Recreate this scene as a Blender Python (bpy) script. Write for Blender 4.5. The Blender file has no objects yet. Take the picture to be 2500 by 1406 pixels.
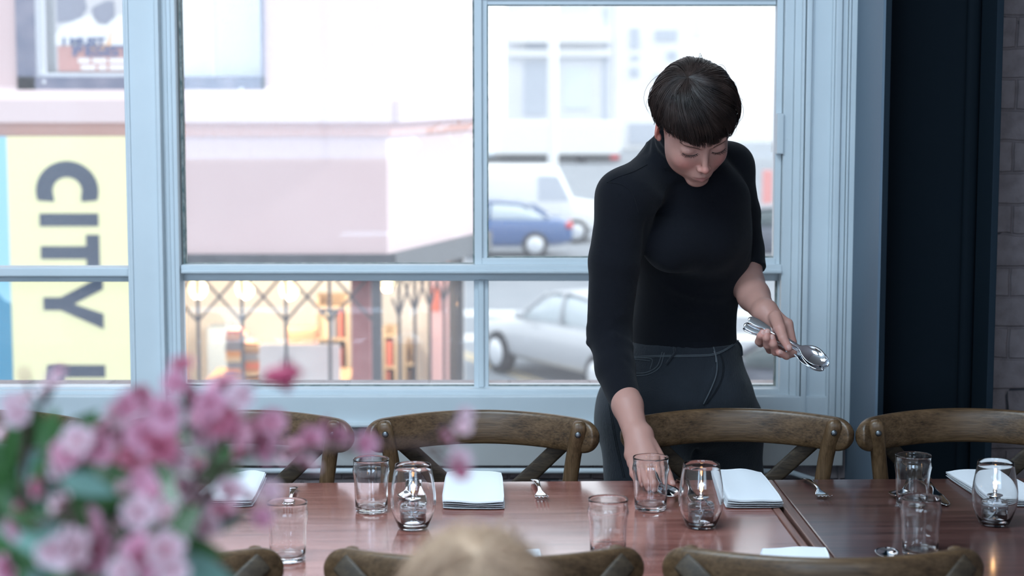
import bpy, bmesh, math, random
import numpy as np
from mathutils import Vector, Matrix
random.seed(7); rng = np.random.default_rng(7)
sc = bpy.context.scene
COL = sc.collection
# ------------------------------------------------------------------ camera, light, exposure
F = 4652.0; PIT = math.radians(6.4); CH = 1.59
cam = bpy.data.cameras.new('camera'); camo = bpy.data.objects.new('camera', cam); COL.objects.link(camo)
cam.sensor_width = 36; cam.lens = F*36/2500
camo.location = (0, 0, CH); camo.rotation_euler = (math.pi/2-PIT, 0, 0)
cam.dof.use_dof = True; cam.dof.focus_distance = 3.98; cam.dof.aperture_fstop = 3.9
cam.clip_start = .05; cam.clip_end = 500
sc.camera = camo
w = bpy.data.worlds.new('sky'); sc.world = w; w.use_nodes = True
bg = w.node_tree.nodes['Background']; bg.inputs[0].default_value = (.88, .94, 1, 1); bg.inputs[1].default_value = 2.15
sun = bpy.data.lights.new('sun', 'SUN'); sun.energy = 2.1; sun.angle = .05; sun.color = (1, .97, .92)
so = bpy.data.objects.new('sun', sun); COL.objects.link(so)
so.rotation_euler = Vector((-.9, .10, -.62)).to_track_quat('-Z', 'Y').to_euler()
def area(name, loc, target, sx, sy, e, col):
    l = bpy.data.lights.new(name, 'AREA'); l.shape = 'RECTANGLE'; l.size = sx; l.size_y = sy; l.energy = e; l.color = col
    o = bpy.data.objects.new(name, l); COL.objects.link(o); o.location = loc
    o.rotation_euler = (Vector(target)-Vector(loc)).to_track_quat('-Z', 'Y').to_euler()
# daylight through the tall windows in the wall behind the camera and the roof light above
area('rear_window_daylight', (-1.2, -2.35, 1.9), (-.6, 4, 1.2), 2.2, 1.7, 96, (.50, .75, 1.04))
area('rear_window_daylight', (1.9, -2.35, 1.9), (1.2, 4, 1.2), 1.6, 1.7, 30, (.50, .75, 1.04))
area('roof_window_daylight', (-.8, 2.3, 3.14), (-.8, 2.5, 0), 2.2, 1.2, 105, (.66, .86, 1.02))
sc.view_settings.view_transform = 'Standard'; sc.view_settings.look = 'None'
sc.view_settings.exposure = 0.0; sc.view_settings.gamma = 1; sc.view_settings.use_curve_mapping = False

# ------------------------------------------------------------------ picture geometry
cp, sp_ = math.cos(PIT), math.sin(PIT)
def ray(px, py):
    dx = (px-1250)/F; dy = (703-py)/F
    return np.array([dx, cp+dy*sp_, -sp_+dy*cp])
def P(px, py, Y):
    d = ray(px, py); t = Y/d[1]
    return np.array([d[0]*t, Y, CH+d[2]*t])
def T(px, py, z=.75):
    d = ray(px, py); t = (z-CH)/d[2]
    return np.array([d[0]*t, d[1]*t, z])
def mpp(Y): return Y*1.006/F          # metres per pixel near depth Y

# ------------------------------------------------------------------ objects
def thing(name, label, cat, loc=(0, 0, 0), rz=0, group=None, kind=None):
    o = bpy.data.objects.new(name, None); COL.objects.link(o)
    o.location = loc; o.rotation_euler = (0, 0, rz); o.empty_display_size = .05
    tag(o, label, cat, group, kind); return o
def tag(o, label=None, cat=None, group=None, kind=None):
    if label: o['label'] = label
    if cat: o['category'] = cat
    if group: o['group'] = group
    if kind: o['kind'] = kind
    return o
def link(name, me, mat, parent=None, smooth=True, world=False):
    me.name = name
    o = bpy.data.objects.new(name, me); COL.objects.link(o)
    if mat is not None and not me.materials: me.materials.append(mat)
    if smooth:
        for p in me.polygons: p.use_smooth = True
    if parent is not None:
        o.parent = parent
        if world:
            M = Matrix.Translation(parent.location) @ parent.rotation_euler.to_matrix().to_4x4()
            o.matrix_basis = M.inverted()
    return o
def mesh(V, Fc):
    me = bpy.data.meshes.new('m'); me.from_pydata([tuple(map(float, v)) for v in V], [], [tuple(map(int, f)) for f in Fc]); me.update(); return me
class MB:
    """collects shapes into one mesh"""
    def __init__(s): s.v = []; s.f = []
    def add(s, V, Fc):
        n = len(s.v); s.v += [tuple(map(float, v)) for v in V]; s.f += [tuple(int(i)+n for i in f) for f in Fc]; return s
    def box(s, a, b, bev=0):
        x0, y0, z0 = [min(a[i], b[i]) for i in range(3)]; x1, y1, z1 = [max(a[i], b[i]) for i in range(3)]
        if bev <= 0:
            V = [(x, y, z) for z in (z0, z1) for y in (y0, y1) for x in (x0, x1)]
            return s.add(V, [(0, 2, 3, 1), (4, 5, 7, 6), (0, 1, 5, 4), (2, 6, 7, 3), (0, 4, 6, 2), (1, 3, 7, 5)])
        bm = bmesh.new(); bmesh.ops.create_cube(bm, size=1)
        for v in bm.verts: v.co = ((x0+x1)/2+v.co.x*(x1-x0), (y0+y1)/2+v.co.y*(y1-y0), (z0+z1)/2+v.co.z*(z1-z0))
        bev = min(bev, .45*min(x1-x0, y1-y0, z1-z0))
        bmesh.ops.bevel(bm, geom=bm.edges[:], offset=bev, segments=2, profile=.6, affect='EDGES')
        bm.verts.index_update(); s.add([v.co[:] for v in bm.verts], [[v.index for v in f.verts] for f in bm.faces]); bm.free(); return s
    def lathe(s, prof, c=(0, 0, 0), n=40, M=None):
        V = []; Fc = []; m = len(prof)
        for j in range(n):
            a = 2*math.pi*j/n
            for r, z in prof: V.append((r*math.cos(a), r*math.sin(a), z))
        for j in range(n):
            for i in range(m-1):
                a = j*m+i; b = ((j+1) % n)*m+i
                Fc.append((a, b, b+1, a+1))
        V = np.array(V)
        if M is not None: V = V@np.array(M).T
        return s.add(V+np.array(c), Fc)
    def sweep(s, pts, side, hw, ht, n=12, e=2.6, round_ends=True):
        """superellipse section swept along pts; side = width direction(s); hw, ht half sizes"""
        pts = np.array(pts, float); m = len(pts)
        side = np.array(side, float)
        if side.ndim == 1: side = np.repeat(side[None], m, 0)
        hw = np.broadcast_to(hw, m).astype(float).copy(); ht = np.broadcast_to(ht, m).astype(float).copy()
        tan = np.gradient(pts, axis=0); tan /= np.linalg.norm(tan, axis=1)[:, None]+1e-12
        if round_ends:
            r = ht[0]; r2 = ht[-1]
            p0 = [pts[0]-tan[0]*r*k for k in (1.0, .7)]; p1 = [pts[-1]+tan[-1]*r2*k for k in (.7, 1.0)]
            pts = np.vstack([p0, pts, p1]); tan = np.vstack([tan[:1], tan[:1], tan, tan[-1:], tan[-1:]]); side = np.vstack([side[:1], side[:1], side, side[-1:], side[-1:]])
            h0, t0, h1, t1 = hw[0], ht[0], hw[-1], ht[-1]
            hw = np.r_[max(h0-t0, h0*.3), max(h0-.3*t0, h0*.7), hw, max(h1-.3*t1, h1*.7), max(h1-t1, h1*.3)]
            ht = np.r_[t0*.3, t0*.75, ht, t1*.75, t1*.3]; m += 4
        side = side-(side*tan).sum(1)[:, None]*tan; side /= np.linalg.norm(side, axis=1)[:, None]
        up = np.cross(side, tan)
        a = np.linspace(0, 2*math.pi, n, endpoint=False)
        cx = np.sign(np.cos(a))*abs(np.cos(a))**(2/e); cy = np.sign(np.sin(a))*abs(np.sin(a))**(2/e)
        V = pts[:, None]+side[:, None]*(cx[None, :, None]*hw[:, None, None])+up[:, None]*(cy[None, :, None]*ht[:, None, None])
        Fc = [(i*n+j, i*n+(j+1) % n, (i+1)*n+(j+1) % n, (i+1)*n+j) for i in range(m-1) for j in range(n)]
        Fc += [tuple(range(n-1, -1, -1)), tuple((m-1)*n+j for j in range(n))]
        return s.add(V.reshape(-1, 3), Fc)
    def tube(s, pts, r, n=8):
        pts = np.array(pts, float); t = pts[-1]-pts[0]
        sd = (1, 0, 0) if abs(t[0]) < .7*np.linalg.norm(t) else (0, 1, 0)
        if abs(np.dot(t, sd)) > .95*np.linalg.norm(t): sd = (0, 0, 1)
        return s.sweep(pts, sd, r, r, n=n, e=2)
    def ball(s, c, r, n=14, m=9):
        pr = [(math.sin(math.pi*i/m), -math.cos(math.pi*i/m)) for i in range(m+1)]
        pr[0] = (1e-4, -1); pr[-1] = (1e-4, 1)
        r = np.broadcast_to(r, 3); V = []; Fc = []
        for j in range(n):
            a = 2*math.pi*j/n
            for q, z in pr: V.append((c[0]+r[0]*q*math.cos(a), c[1]+r[1]*q*math.sin(a), c[2]+r[2]*z))
        for j in range(n):
            for i in range(m): A = j*(m+1)+i; B = ((j+1) % n)*(m+1)+i; Fc.append((A, B, B+1, A+1))
        return s.add(V, Fc)
    def prism(s, poly, y0, y1):
        """polygon in (x,z) extruded between y0 and y1"""
        n = len(poly); V = [(x, y0, z) for x, z in poly]+[(x, y1, z) for x, z in poly]
        return s.add(V, [tuple(range(n)), tuple(range(2*n-1, n-1, -1))]+[(i, i+n, (i+1) % n+n, (i+1) % n) for i in range(n)])
    def build(s, name, mat, parent=None, smooth=False, world=False):
        return link(name, mesh(s.v, s.f), mat, parent, smooth, world)
def smooth_by_angle(o, a=40):
    me = o.data
    for p in me.polygons: p.use_smooth = True
    try: me.set_sharp_from_angle(angle=math.radians(a))
    except Exception: pass
    return o
def catmull(pts, n):
    pts = np.array(pts, float); m = len(pts)
    P0 = np.vstack([2*pts[0]-pts[1], pts, 2*pts[-1]-pts[-2]]); out = []
    for u in np.linspace(0, m-1-1e-9, n):
        i = int(u); t = u-i; a, b, c, d = P0[i:i+4]
        out.append(.5*((2*b)+(-a+c)*t+(2*a-5*b+4*c-d)*t*t+(-a+3*b-3*c+d)*t**3))
    return np.array(out)

# ------------------------------------------------------------------ materials
def mat(name, col=(.5, .5, .5), rough=.5, metal=0, spec=.5, trans=0, ior=1.45, emit=None, es=0, sss=0, coat=0, sheen=0,
        var=None, vscale=5, stretch=(1, 1, 1), bump=0, bscale=50, bstretch=None, attr=None, coords='Object', vdetail=6):
    m = bpy.data.materials.new(name); m.use_nodes = True; nt = m.node_tree; b = nt.nodes['Principled BSDF']
    I = b.inputs
    I['Base Color'].default_value = (*col, 1); I['Roughness'].default_value = rough; I['Metallic'].default_value = metal
    I['Specular IOR Level'].default_value = spec; I['Transmission Weight'].default_value = trans; I['IOR'].default_value = ior
    if emit: I['Emission Color'].default_value = (*emit, 1); I['Emission Strength'].default_value = es
    if sss: I['Subsurface Weight'].default_value = sss; I['Subsurface Radius'].default_value = (.012, .005, .003); I['Subsurface Scale'].default_value = 1
    if coat: I['Coat Weight'].default_value = coat; I['Coat Roughness'].default_value = .12
    if sheen: I['Sheen Weight'].default_value = sheen; I['Sheen Roughness'].default_value = .5
    tc = nt.nodes.new('ShaderNodeTexCoord')
    def noise(scale, st, det=6):
        mp = nt.nodes.new('ShaderNodeMapping'); mp.inputs['Scale'].default_value = st
        nt.links.new(tc.outputs[coords], mp.inputs[0]); n = nt.nodes.new('ShaderNodeTexNoise')
        n.inputs['Scale'].default_value = scale; n.inputs['Detail'].default_value = det; nt.links.new(mp.outputs[0], n.inputs['Vector']); return n
    src = None
    if attr:
        at = nt.nodes.new('ShaderNodeAttribute'); at.attribute_name = attr; src = at.outputs['Color']
    if var:
        n = noise(vscale, stretch, vdetail); r = nt.nodes.new('ShaderNodeValToRGB')
        r.color_ramp.elements[0].position = .3; r.color_ramp.elements[1].position = .7
        r.color_ramp.elements[0].color = (*col, 1); r.color_ramp.elements[1].color = (*var, 1)
        nt.links.new(n.outputs['Fac'], r.inputs[0]); src = r.outputs[0]
    if src is not None: nt.links.new(src, I['Base Color'])
    if bump:
        n = noise(bscale, bstretch or (1, 1, 1)); bp = nt.nodes.new('ShaderNodeBump'); bp.inputs['Strength'].default_value = bump
        bp.inputs['Distance'].default_value = .004; nt.links.new(n.outputs['Fac'], bp.inputs['Height']); nt.links.new(bp.outputs[0], I['Normal'])
    return m
def wood_mat(name, dark, mid, light, axis=0, scale=1.0, rough=.35, bump=.15, coat=0):
    m = bpy.data.materials.new(name); m.use_nodes = True; nt = m.node_tree; b = nt.nodes['Principled BSDF']; N = nt.nodes.new; L = nt.links.new
    tc = N('ShaderNodeTexCoord'); mp = N('ShaderNodeMapping'); L(tc.outputs['Object'], mp.inputs[0])
    st = [14*scale]*3; st[axis] = .9*scale; mp.inputs['Scale'].default_value = st
    n1 = N('ShaderNodeTexNoise'); n1.inputs['Scale'].default_value = 3; n1.inputs['Detail'].default_value = 8; n1.inputs['Roughness'].default_value = .62; n1.inputs['Distortion'].default_value = .6; L(mp.outputs[0], n1.inputs['Vector'])
    mp2 = N('ShaderNodeMapping'); L(tc.outputs['Object'], mp2.inputs[0]); s2 = [60*scale]*3; s2[axis] = 2*scale; mp2.inputs['Scale'].default_value = s2
    n2 = N('ShaderNodeTexNoise'); n2.inputs['Scale'].default_value = 4; n2.inputs['Detail'].default_value = 4; L(mp2.outputs[0], n2.inputs['Vector'])
    mx = N('ShaderNodeMix'); mx.data_type = 'FLOAT'; mx.inputs[0].default_value = .4; L(n1.outputs['Fac'], mx.inputs[2]); L(n2.outputs['Fac'], mx.inputs[3])
    r = N('ShaderNodeValToRGB'); e = r.color_ramp.elements; e[0].position = .34; e[0].color = (*dark, 1); e[1].position = .66; e[1].color = (*light, 1)
    k = r.color_ramp.elements.new(.48); k.color = (*mid, 1); L(mx.outputs[0], r.inputs[0]); L(r.outputs[0], b.inputs['Base Color'])
    b.inputs['Roughness'].default_value = rough; b.inputs['Coat Weight'].default_value = coat; b.inputs['Coat Roughness'].default_value = .13
    bp = N('ShaderNodeBump'); bp.inputs['Strength'].default_value = bump; bp.inputs['Distance'].default_value = .002; L(mx.outputs[0], bp.inputs['Height']); L(bp.outputs[0], b.inputs['Normal'])
    return m
M_ = {}
M_['paint'] = mat('white_gloss_paint', (.68, .73, .76), .42, bump=.12, bscale=25, var=(.60, .65, .68), vscale=3)
M_['paint2'] = mat('aged_white_paint', (.56, .55, .54), .5, bump=.15, bscale=20, var=(.46, .45, .44), vscale=4)
M_['putty'] = mat('weathered_putty', (.10, .15, .15), .8, var=(.35, .36, .34), vscale=60, bump=.5, bscale=90)
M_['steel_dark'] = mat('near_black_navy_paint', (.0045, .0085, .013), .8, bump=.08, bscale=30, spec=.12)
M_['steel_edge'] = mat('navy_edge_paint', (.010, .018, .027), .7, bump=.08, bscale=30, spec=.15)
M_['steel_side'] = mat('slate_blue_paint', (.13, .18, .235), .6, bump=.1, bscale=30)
M_['glass'] = mat('clear_glass', (1, 1, 1), .0, trans=1, ior=1.47)
M_['oil'] = mat('lamp_oil_refill', (.97, .98, 1), .02, trans=1, ior=1.40)
M_['steel'] = mat('polished_steel', (.86, .87, .89), .09, metal=1)
M_['bolt'] = mat('dull_iron', (.16, .17, .18), .42, metal=1)
M_['linen'] = mat('white_linen', (.86, .88, .92), .85, sheen=.2, bump=.15, bscale=700)
M_['chair'] = wood_mat('brown_elm', (.030, .016, .0075), (.085, .047, .022), (.15, .088, .045), 0, 1.3, .38, .35)
M_['chairz'] = wood_mat('brown_elm_upright', (.036, .019, .009), (.098, .054, .025), (.165, .098, .050), 2, 1.3, .38, .35)
M_['strap'] = wood_mat('weathered_elm_strap', (.013, .008, .004), (.034, .021, .011), (.066, .043, .024), 0, 2, .62, .5)
M_['cane'] = mat('woven_cane', (.35, .25, .14), .7, bump=.6, bscale=80)
M_['table'] = wood_mat('red_brown_table', (.13, .040, .030), (.31, .112, .088), (.46, .20, .165), 0, .8, .24, .10, 1.0)
M_['table2'] = wood_mat('dark_brown_table', (.036, .014, .012), (.085, .034, .028), (.14, .064, .054), 0, .8, .28, .08, .6)
M_['tableend'] = wood_mat('table_breadboard', (.10, .045, .034), (.22, .10, .078), (.33, .17, .14), 1, .9, .28, .15)
M_['tableend2'] = wood_mat('dark_breadboard', (.06, .028, .022), (.15, .075, .06), (.22, .12, .10), 1, .9, .3, .15)
M_['floor'] = wood_mat('floor_boards', (.04, .025, .018), (.09, .06, .04), (.14, .09, .06), 1, .5, .5, .2)
M_['plaster'] = mat('painted_plaster', (.55, .55, .54), .8, bump=.1, bscale=15)
M_['skin'] = mat('skin', (.7, .45, .38), .48, sss=.12, attr='Col', bump=.06, bscale=350, spec=.35)
M_['knit'] = mat('black_knit', (.0032, .0038, .0068), .9, sheen=.06, bump=.35, bscale=650, bstretch=(1, 1, 2), spec=.2)
M_['denim'] = mat('charcoal_denim', (.011, .0135, .018), .85, sheen=.16, var=(.020, .024, .031), vscale=9, bump=.45, bscale=420, bstretch=(1, 1, .25), spec=.2)
M_['denim_dark'] = mat('denim_stitching', (.012, .014, .017), .85, spec=.2)
M_['denim_light'] = mat('worn_denim_edge', (.075, .085, .095), .85, spec=.2)
M_['hair'] = mat('dark_brown_hair', (.014, .009, .008), .42, spec=.45, var=(.045, .027, .022), vscale=30)
M_['blond'] = mat('blond_hair', (.58, .40, .27), .7, var=(.42, .27, .18), vscale=25, sss=0)
M_['lash'] = mat('lash', (.008, .006, .006), .5)
M_['brow'] = mat('eyebrow_hair', (.13, .07, .052), .8)
M_['nail'] = mat('fingernail', (.50, .285, .245), .32, spec=.4)
M_['leather'] = mat('black_leather', (.02, .02, .022), .4)
def pane_mat(name, haze):
    m = bpy.data.materials.new(name); m.use_nodes = True; nt = m.node_tree; N = nt.nodes.new; L = nt.links.new
    nt.nodes.remove(nt.nodes['Principled BSDF']); out = nt.nodes['Material Output']
    tr = N('ShaderNodeBsdfTransparent'); tr.inputs[0].default_value = (.97, .985, .99, 1); gl = N('ShaderNodeBsdfGlossy'); gl.inputs['Roughness'].default_value = .02
    lw = N('ShaderNodeFresnel'); lw.inputs[0].default_value = 1.35; m1 = N('ShaderNodeMixShader'); L(lw.outputs[0], m1.inputs[0]); L(tr.outputs[0], m1.inputs[1]); L(gl.outputs[0], m1.inputs[2])
    tl = N('ShaderNodeBsdfTranslucent'); tl.inputs[0].default_value = (.95, .96, 1, 1)
    tc = N('ShaderNodeTexCoord'); n = N('ShaderNodeTexNoise'); n.inputs['Scale'].default_value = 420; n.inputs['Detail'].default_value = 3; L(tc.outputs['Object'], n.inputs['Vector'])
    r = N('ShaderNodeMapRange'); r.inputs[1].default_value = .60; r.inputs[2].default_value = .80; r.inputs[3].default_value = 0; r.inputs[4].default_value = .45; L(n.outputs['Fac'], r.inputs[0])
    n3 = N('ShaderNodeTexNoise'); n3.inputs['Scale'].default_value = 3.2; n3.inputs['Detail'].default_value = 5; L(tc.outputs['Object'], n3.inputs['Vector'])
    mu = N('ShaderNodeMath'); mu.operation = 'MULTIPLY'; L(r.outputs[0], mu.inputs[0]); L(n3.outputs['Fac'], mu.inputs[1])
    ad = N('ShaderNodeMath'); ad.operation = 'ADD'; ad.inputs[1].default_value = haze; L(mu.outputs[0], ad.inputs[0])
    m2 = N('ShaderNodeMixShader'); L(ad.outputs[0], m2.inputs[0]); L(m1.outputs[0], m2.inputs[1]); L(tl.outputs[0], m2.inputs[2]); L(m2.outputs[0], out.inputs[0]); return m
M_['pane'] = pane_mat('dusty_window_glass', .07)
def brick_mat():
    m = bpy.data.materials.new('painted_brick'); m.use_nodes = True; nt = m.node_tree; b = nt.nodes['Principled BSDF']; N = nt.nodes.new; L = nt.links.new
    tc = N('ShaderNodeTexCoord'); sx = N('ShaderNodeSeparateXYZ'); L(tc.outputs['Object'], sx.inputs[0]); cb = N('ShaderNodeCombineXYZ'); L(sx.outputs[0], cb.inputs[0]); L(sx.outputs[2], cb.inputs[1])
    nn = N('ShaderNodeTexNoise'); nn.inputs['Scale'].default_value = 9; L(tc.outputs['Object'], nn.inputs['Vector'])
    mxv = N('ShaderNodeMix'); mxv.data_type = 'VECTOR'; mxv.inputs[0].default_value = .018; L(cb.outputs[0], mxv.inputs[4]); L(nn.outputs['Color'], mxv.inputs[5])
    br = N('ShaderNodeTexBrick'); br.inputs['Scale'].default_value = 1; br.inputs['Brick Width'].default_value = .21; br.inputs['Row Height'].default_value = .078; br.inputs['Mortar Size'].default_value = .005; br.inputs['Mortar Smooth'].default_value = .9
    L(mxv.outputs[1], br.inputs['Vector'])
    n2 = N('ShaderNodeTexNoise'); n2.inputs['Scale'].default_value = 28; n2.inputs['Detail'].default_value = 7; L(tc.outputs['Object'], n2.inputs['Vector'])
    sb = N('ShaderNodeMath'); sb.operation = 'MULTIPLY_ADD'; sb.inputs[1].default_value = -.7; L(br.outputs['Fac'], sb.inputs[0]); L(n2.outputs['Fac'], sb.inputs[2])
    bp = N('ShaderNodeBump'); bp.inputs['Strength'].default_value = .8; bp.inputs['Distance'].default_value = .010; L(sb.outputs[0], bp.inputs['Height']); L(bp.outputs[0], b.inputs['Normal'])
    r = N('ShaderNodeValToRGB'); e = r.color_ramp.elements; e[0].position = .30; e[0].color = (.205, .165, .168, 1); e[1].position = .6; e[1].color = (.285, .235, .238, 1); L(n2.outputs['Fac'], r.inputs[0])
    n4 = N('ShaderNodeTexNoise'); n4.inputs['Scale'].default_value = 6; n4.inputs['Detail'].default_value = 8; L(tc.outputs['Object'], n4.inputs['Vector'])
    m4 = N('ShaderNodeMath'); m4.operation = 'GREATER_THAN'; m4.inputs[1].default_value = .63; L(n4.outputs['Fac'], m4.inputs[0])
    m5 = N('ShaderNodeMath'); m5.operation = 'MULTIPLY'; L(m4.outputs[0], m5.inputs[0]); L(br.outputs['Fac'], m5.inputs[1])
    mc = N('ShaderNodeMix'); mc.data_type = 'RGBA'; L(m5.outputs[0], mc.inputs[0]); L(r.outputs[0], mc.inputs[6]); mc.inputs[7].default_value = (.05, .05, .06, 1)
    L(mc.outputs[2], b.inputs['Base Color']); b.inputs['Roughness'].default_value = .75; return m
M_['brick'] = brick_mat()

# ------------------------------------------------------------------ implicit surfaces (bodies and clothes)
def smin(a, b, k):
    if k <= 0: return np.minimum(a, b)
    h = np.maximum(k-np.abs(a-b), 0)/k
    return np.minimum(a, b)-h*h*k*.25
def smax(a, b, k): return -smin(-a, -b, k)
def f_rc(a, b, ra, rb, clip=False):
    a = np.array(a, float); b = np.array(b, float); ab = b-a; L2 = ab@ab; L = math.sqrt(L2)
    def f(p):
        t = (p-a)@ab/L2; tc = np.clip(t, 0, 1)
        d = np.linalg.norm(p-a-tc[:, None]*ab, axis=1)-(ra+(rb-ra)*tc)
        if clip: d = np.maximum(d, (t-1)*L)
        return d
    r = max(ra, rb); return f, np.minimum(a, b)-r, np.maximum(a, b)+r
def f_el(c, r, R=None):
    c = np.array(c, float); r = np.array(r, float)
    def f(p):
        q = p-c
        if R is not None: q = q@R
        k0 = np.linalg.norm(q/r, axis=1); k1 = np.linalg.norm(q/(r*r), axis=1)+1e-9
        return k0*(k0-1)/k1
    m = r.max(); return f, c-m, c+m
def f_loft(rows, shrink=0, zc=None):
    """rows: z, cx, cy, a, b, yaw(deg): stacked ellipses"""
    R = np.array(sorted(rows, key=lambda r: r[0]), float); z = R[:, 0]
    zz = np.linspace(z[0], z[-1], 160); D = catmull_z(R, zz)
    def f(p):
        q = np.clip(p[:, 2], z[0], z[-1]); cx = np.interp(q, zz, D[:, 1]); cy = np.interp(q, zz, D[:, 2])
        a = np.interp(q, zz, D[:, 3])-shrink; b = np.interp(q, zz, D[:, 4])-shrink; w = np.radians(np.interp(q, zz, D[:, 5]))
        x = p[:, 0]-cx; y = p[:, 1]-cy; u = x*np.cos(w)+y*np.sin(w); v = -x*np.sin(w)+y*np.cos(w)
        k0 = np.sqrt((u/a)**2+(v/b)**2); k1 = np.sqrt((u/a**2)**2+(v/b**2)**2)+1e-9
        d = k0*(k0-1)/k1
        return np.maximum(d, np.maximum(p[:, 2]-z[-1], z[0]-p[:, 2]))
    m = max(D[:, 3].max(), D[:, 4].max())
    return f, np.array([D[:, 1].min()-m, D[:, 2].min()-m, z[0]]), np.array([D[:, 1].max()+m, D[:, 2].max()+m, z[-1]])
def catmull_z(R, zz):
    out = np.zeros((len(zz), R.shape[1])); z = R[:, 0]
    for c in range(R.shape[1]):
        m = np.gradient(R[:, c], z); i = np.clip(np.searchsorted(z, zz)-1, 0, len(z)-2); h = z[i+1]-z[i]; t = (zz-z[i])/h
        out[:, c] = (2*t**3-3*t**2+1)*R[i, c]+(t**3-2*t**2+t)*h*m[i]+(-2*t**3+3*t**2)*R[i+1, c]+(t**3-t**2)*h*m[i+1]
    return out
class SDF:
    def __init__(s): s.p = []; s.post = None
    def add(s, prim, k=.01, op='u'): s.p.append((prim, k, op)); return s
    def chain(s, pts, k=.003, k0=None, clip=False):
        for i in range(len(pts)-1):
            a, b = pts[i], pts[i+1]
            s.add(f_rc(a[:3], b[:3], a[3], b[3], clip and i == len(pts)-2), k0 if (i == 0 and k0 is not None) else k)
        return s
    def ev(s, p, lo=None, hi=None):
        d = np.full(len(p), .3)
        for (f, a, b), k, op in s.p:
            if lo is not None and (np.any(a-k-.004 > hi) or np.any(b+k+.004 < lo)): continue
            q = f(p); d = smin(d, q, k) if op == 'u' else smax(d, -q, k)
        if s.post is not None: d = s.post(p, d)
        return d
    def grad(s, p, e=.0008):
        g = np.stack([s.ev(p+np.eye(3)[i]*e)-s.ev(p-np.eye(3)[i]*e) for i in range(3)], 1)
        return g/(np.linalg.norm(g, axis=1)[:, None]+1e-12)
    def mesh(s, h, B=16, lo=None, hi=None):
        L = np.min([a for (f, a, b), k, op in s.p if op == 'u'], axis=0)-.02; H = np.max([b for (f, a, b), k, op in s.p if op == 'u'], axis=0)+.02
        if lo is not None: L = np.maximum(L, lo)
        if hi is not None: H = np.minimum(H, hi)
        nb = np.ceil((H-L)/(h*B)).astype(int); bs = h*B
        g = np.stack(np.meshgrid(*[np.arange(n) for n in nb], indexing='ij'), -1).reshape(-1, 3)
        d = s.ev(L+(g+.5)*bs); g = g[np.abs(d) < bs*.87*1.5+.004]
        N = nb*B+2; ax = np.arange(B+1); gi = np.stack(np.meshgrid(ax, ax, ax, indexing='ij'), -1).reshape(-1, 3)
        Vid = []; Vp = []; Q = []
        cid = lambda i: i[..., 0]+N[0]*(i[..., 1]+N[1]*i[..., 2].astype(np.int64))
        for bl in g:
            o = L+bl*bs; v = s.ev(o+gi*h, o, o+bs).reshape(B+1, B+1, B+1)
            if v.min() > 0 or v.max() < 0: continue
            S = v < 0
            # vertices
            cnt = np.zeros((B, B, B)); acc = np.zeros((B, B, B, 3))
            for A in range(3):
                for du in (0, 1):
                    for dv in (0, 1):
                        sl0 = [None]*3; sl1 = [None]*3; oth = [q for q in range(3) if q != A]
                        sl0[A] = slice(0, B); sl1[A] = slice(1, B+1)
                        for q, dd in zip(oth, (du, dv)): sl0[q] = slice(dd, dd+B); sl1[q] = slice(dd, dd+B)
                        a = v[tuple(sl0)]; b = v[tuple(sl1)]; c = (a < 0) != (b < 0)
                        t = np.where(c, a/np.where(c, a-b, 1), 0); cnt += c
                        acc[..., A] += t*c; acc[..., oth[0]] += du*c; acc[..., oth[1]] += dv*c
            m = cnt > 0; idx = np.argwhere(m); G = idx+bl*B
            Vid.append(cid(G)); Vp.append(L+(G+acc[m]/cnt[m][:, None])*h)
            for A in range(3):
                sl0 = [slice(0, B)]*3; sl1 = [slice(0, B)]*3; sl1[A] = slice(1, B+1)
                a = S[tuple(sl0)]; b = S[tuple(sl1)]; e = np.argwhere(a != b)
                if len(e) == 0: continue
                fl = a[tuple(e.T)]; E = e+bl*B; u, w_ = (A+1) % 3, (A+2) % 3
                eu = np.eye(3, dtype=int)[u]; ew = np.eye(3, dtype=int)[w_]
                q = np.stack([cid(E-eu-ew), cid(E-ew), cid(E), cid(E-eu)], 1)
                q[~fl] = q[~fl][:, ::-1]; Q.append(q)
        Vid = np.concatenate(Vid); Vp = np.concatenate(Vp); Q = np.concatenate(Q)
        o = np.argsort(Vid); Vid = Vid[o]; Vp = Vp[o]
        I = np.searchsorted(Vid, Q); I = np.clip(I, 0, len(Vid)-1); ok = (Vid[I] == Q).all(1)
        return Vp, I[ok]
def fastmesh(V, Q):
    me = bpy.data.meshes.new('m'); me.vertices.add(len(V)); me.vertices.foreach_set('co', np.ascontiguousarray(V, dtype=np.float32).ravel())
    me.loops.add(len(Q)*4); me.loops.foreach_set('vertex_index', Q.astype(np.int32).ravel())
    me.polygons.add(len(Q)); me.polygons.foreach_set('loop_start', np.arange(0, len(Q)*4, 4, dtype=np.int32))
    me.polygons.foreach_set('use_smooth', np.ones(len(Q), dtype=bool))
    me.update(calc_edges=True); me.validate(); return me
def trace(sdf, px, py, y0=3.5, y1=4.8):
    """first hit of the sight line with a surface"""
    d = ray(px, py); t = y0/d[1]; o = np.array([0, 0, CH])
    for _ in range(200):
        p = o+d*t; v = sdf.ev(p[None])[0]
        if v < .0004: return p
        t += max(v*.6, .0004)
        if t*d[1] > y1: return None
    return None
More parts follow.
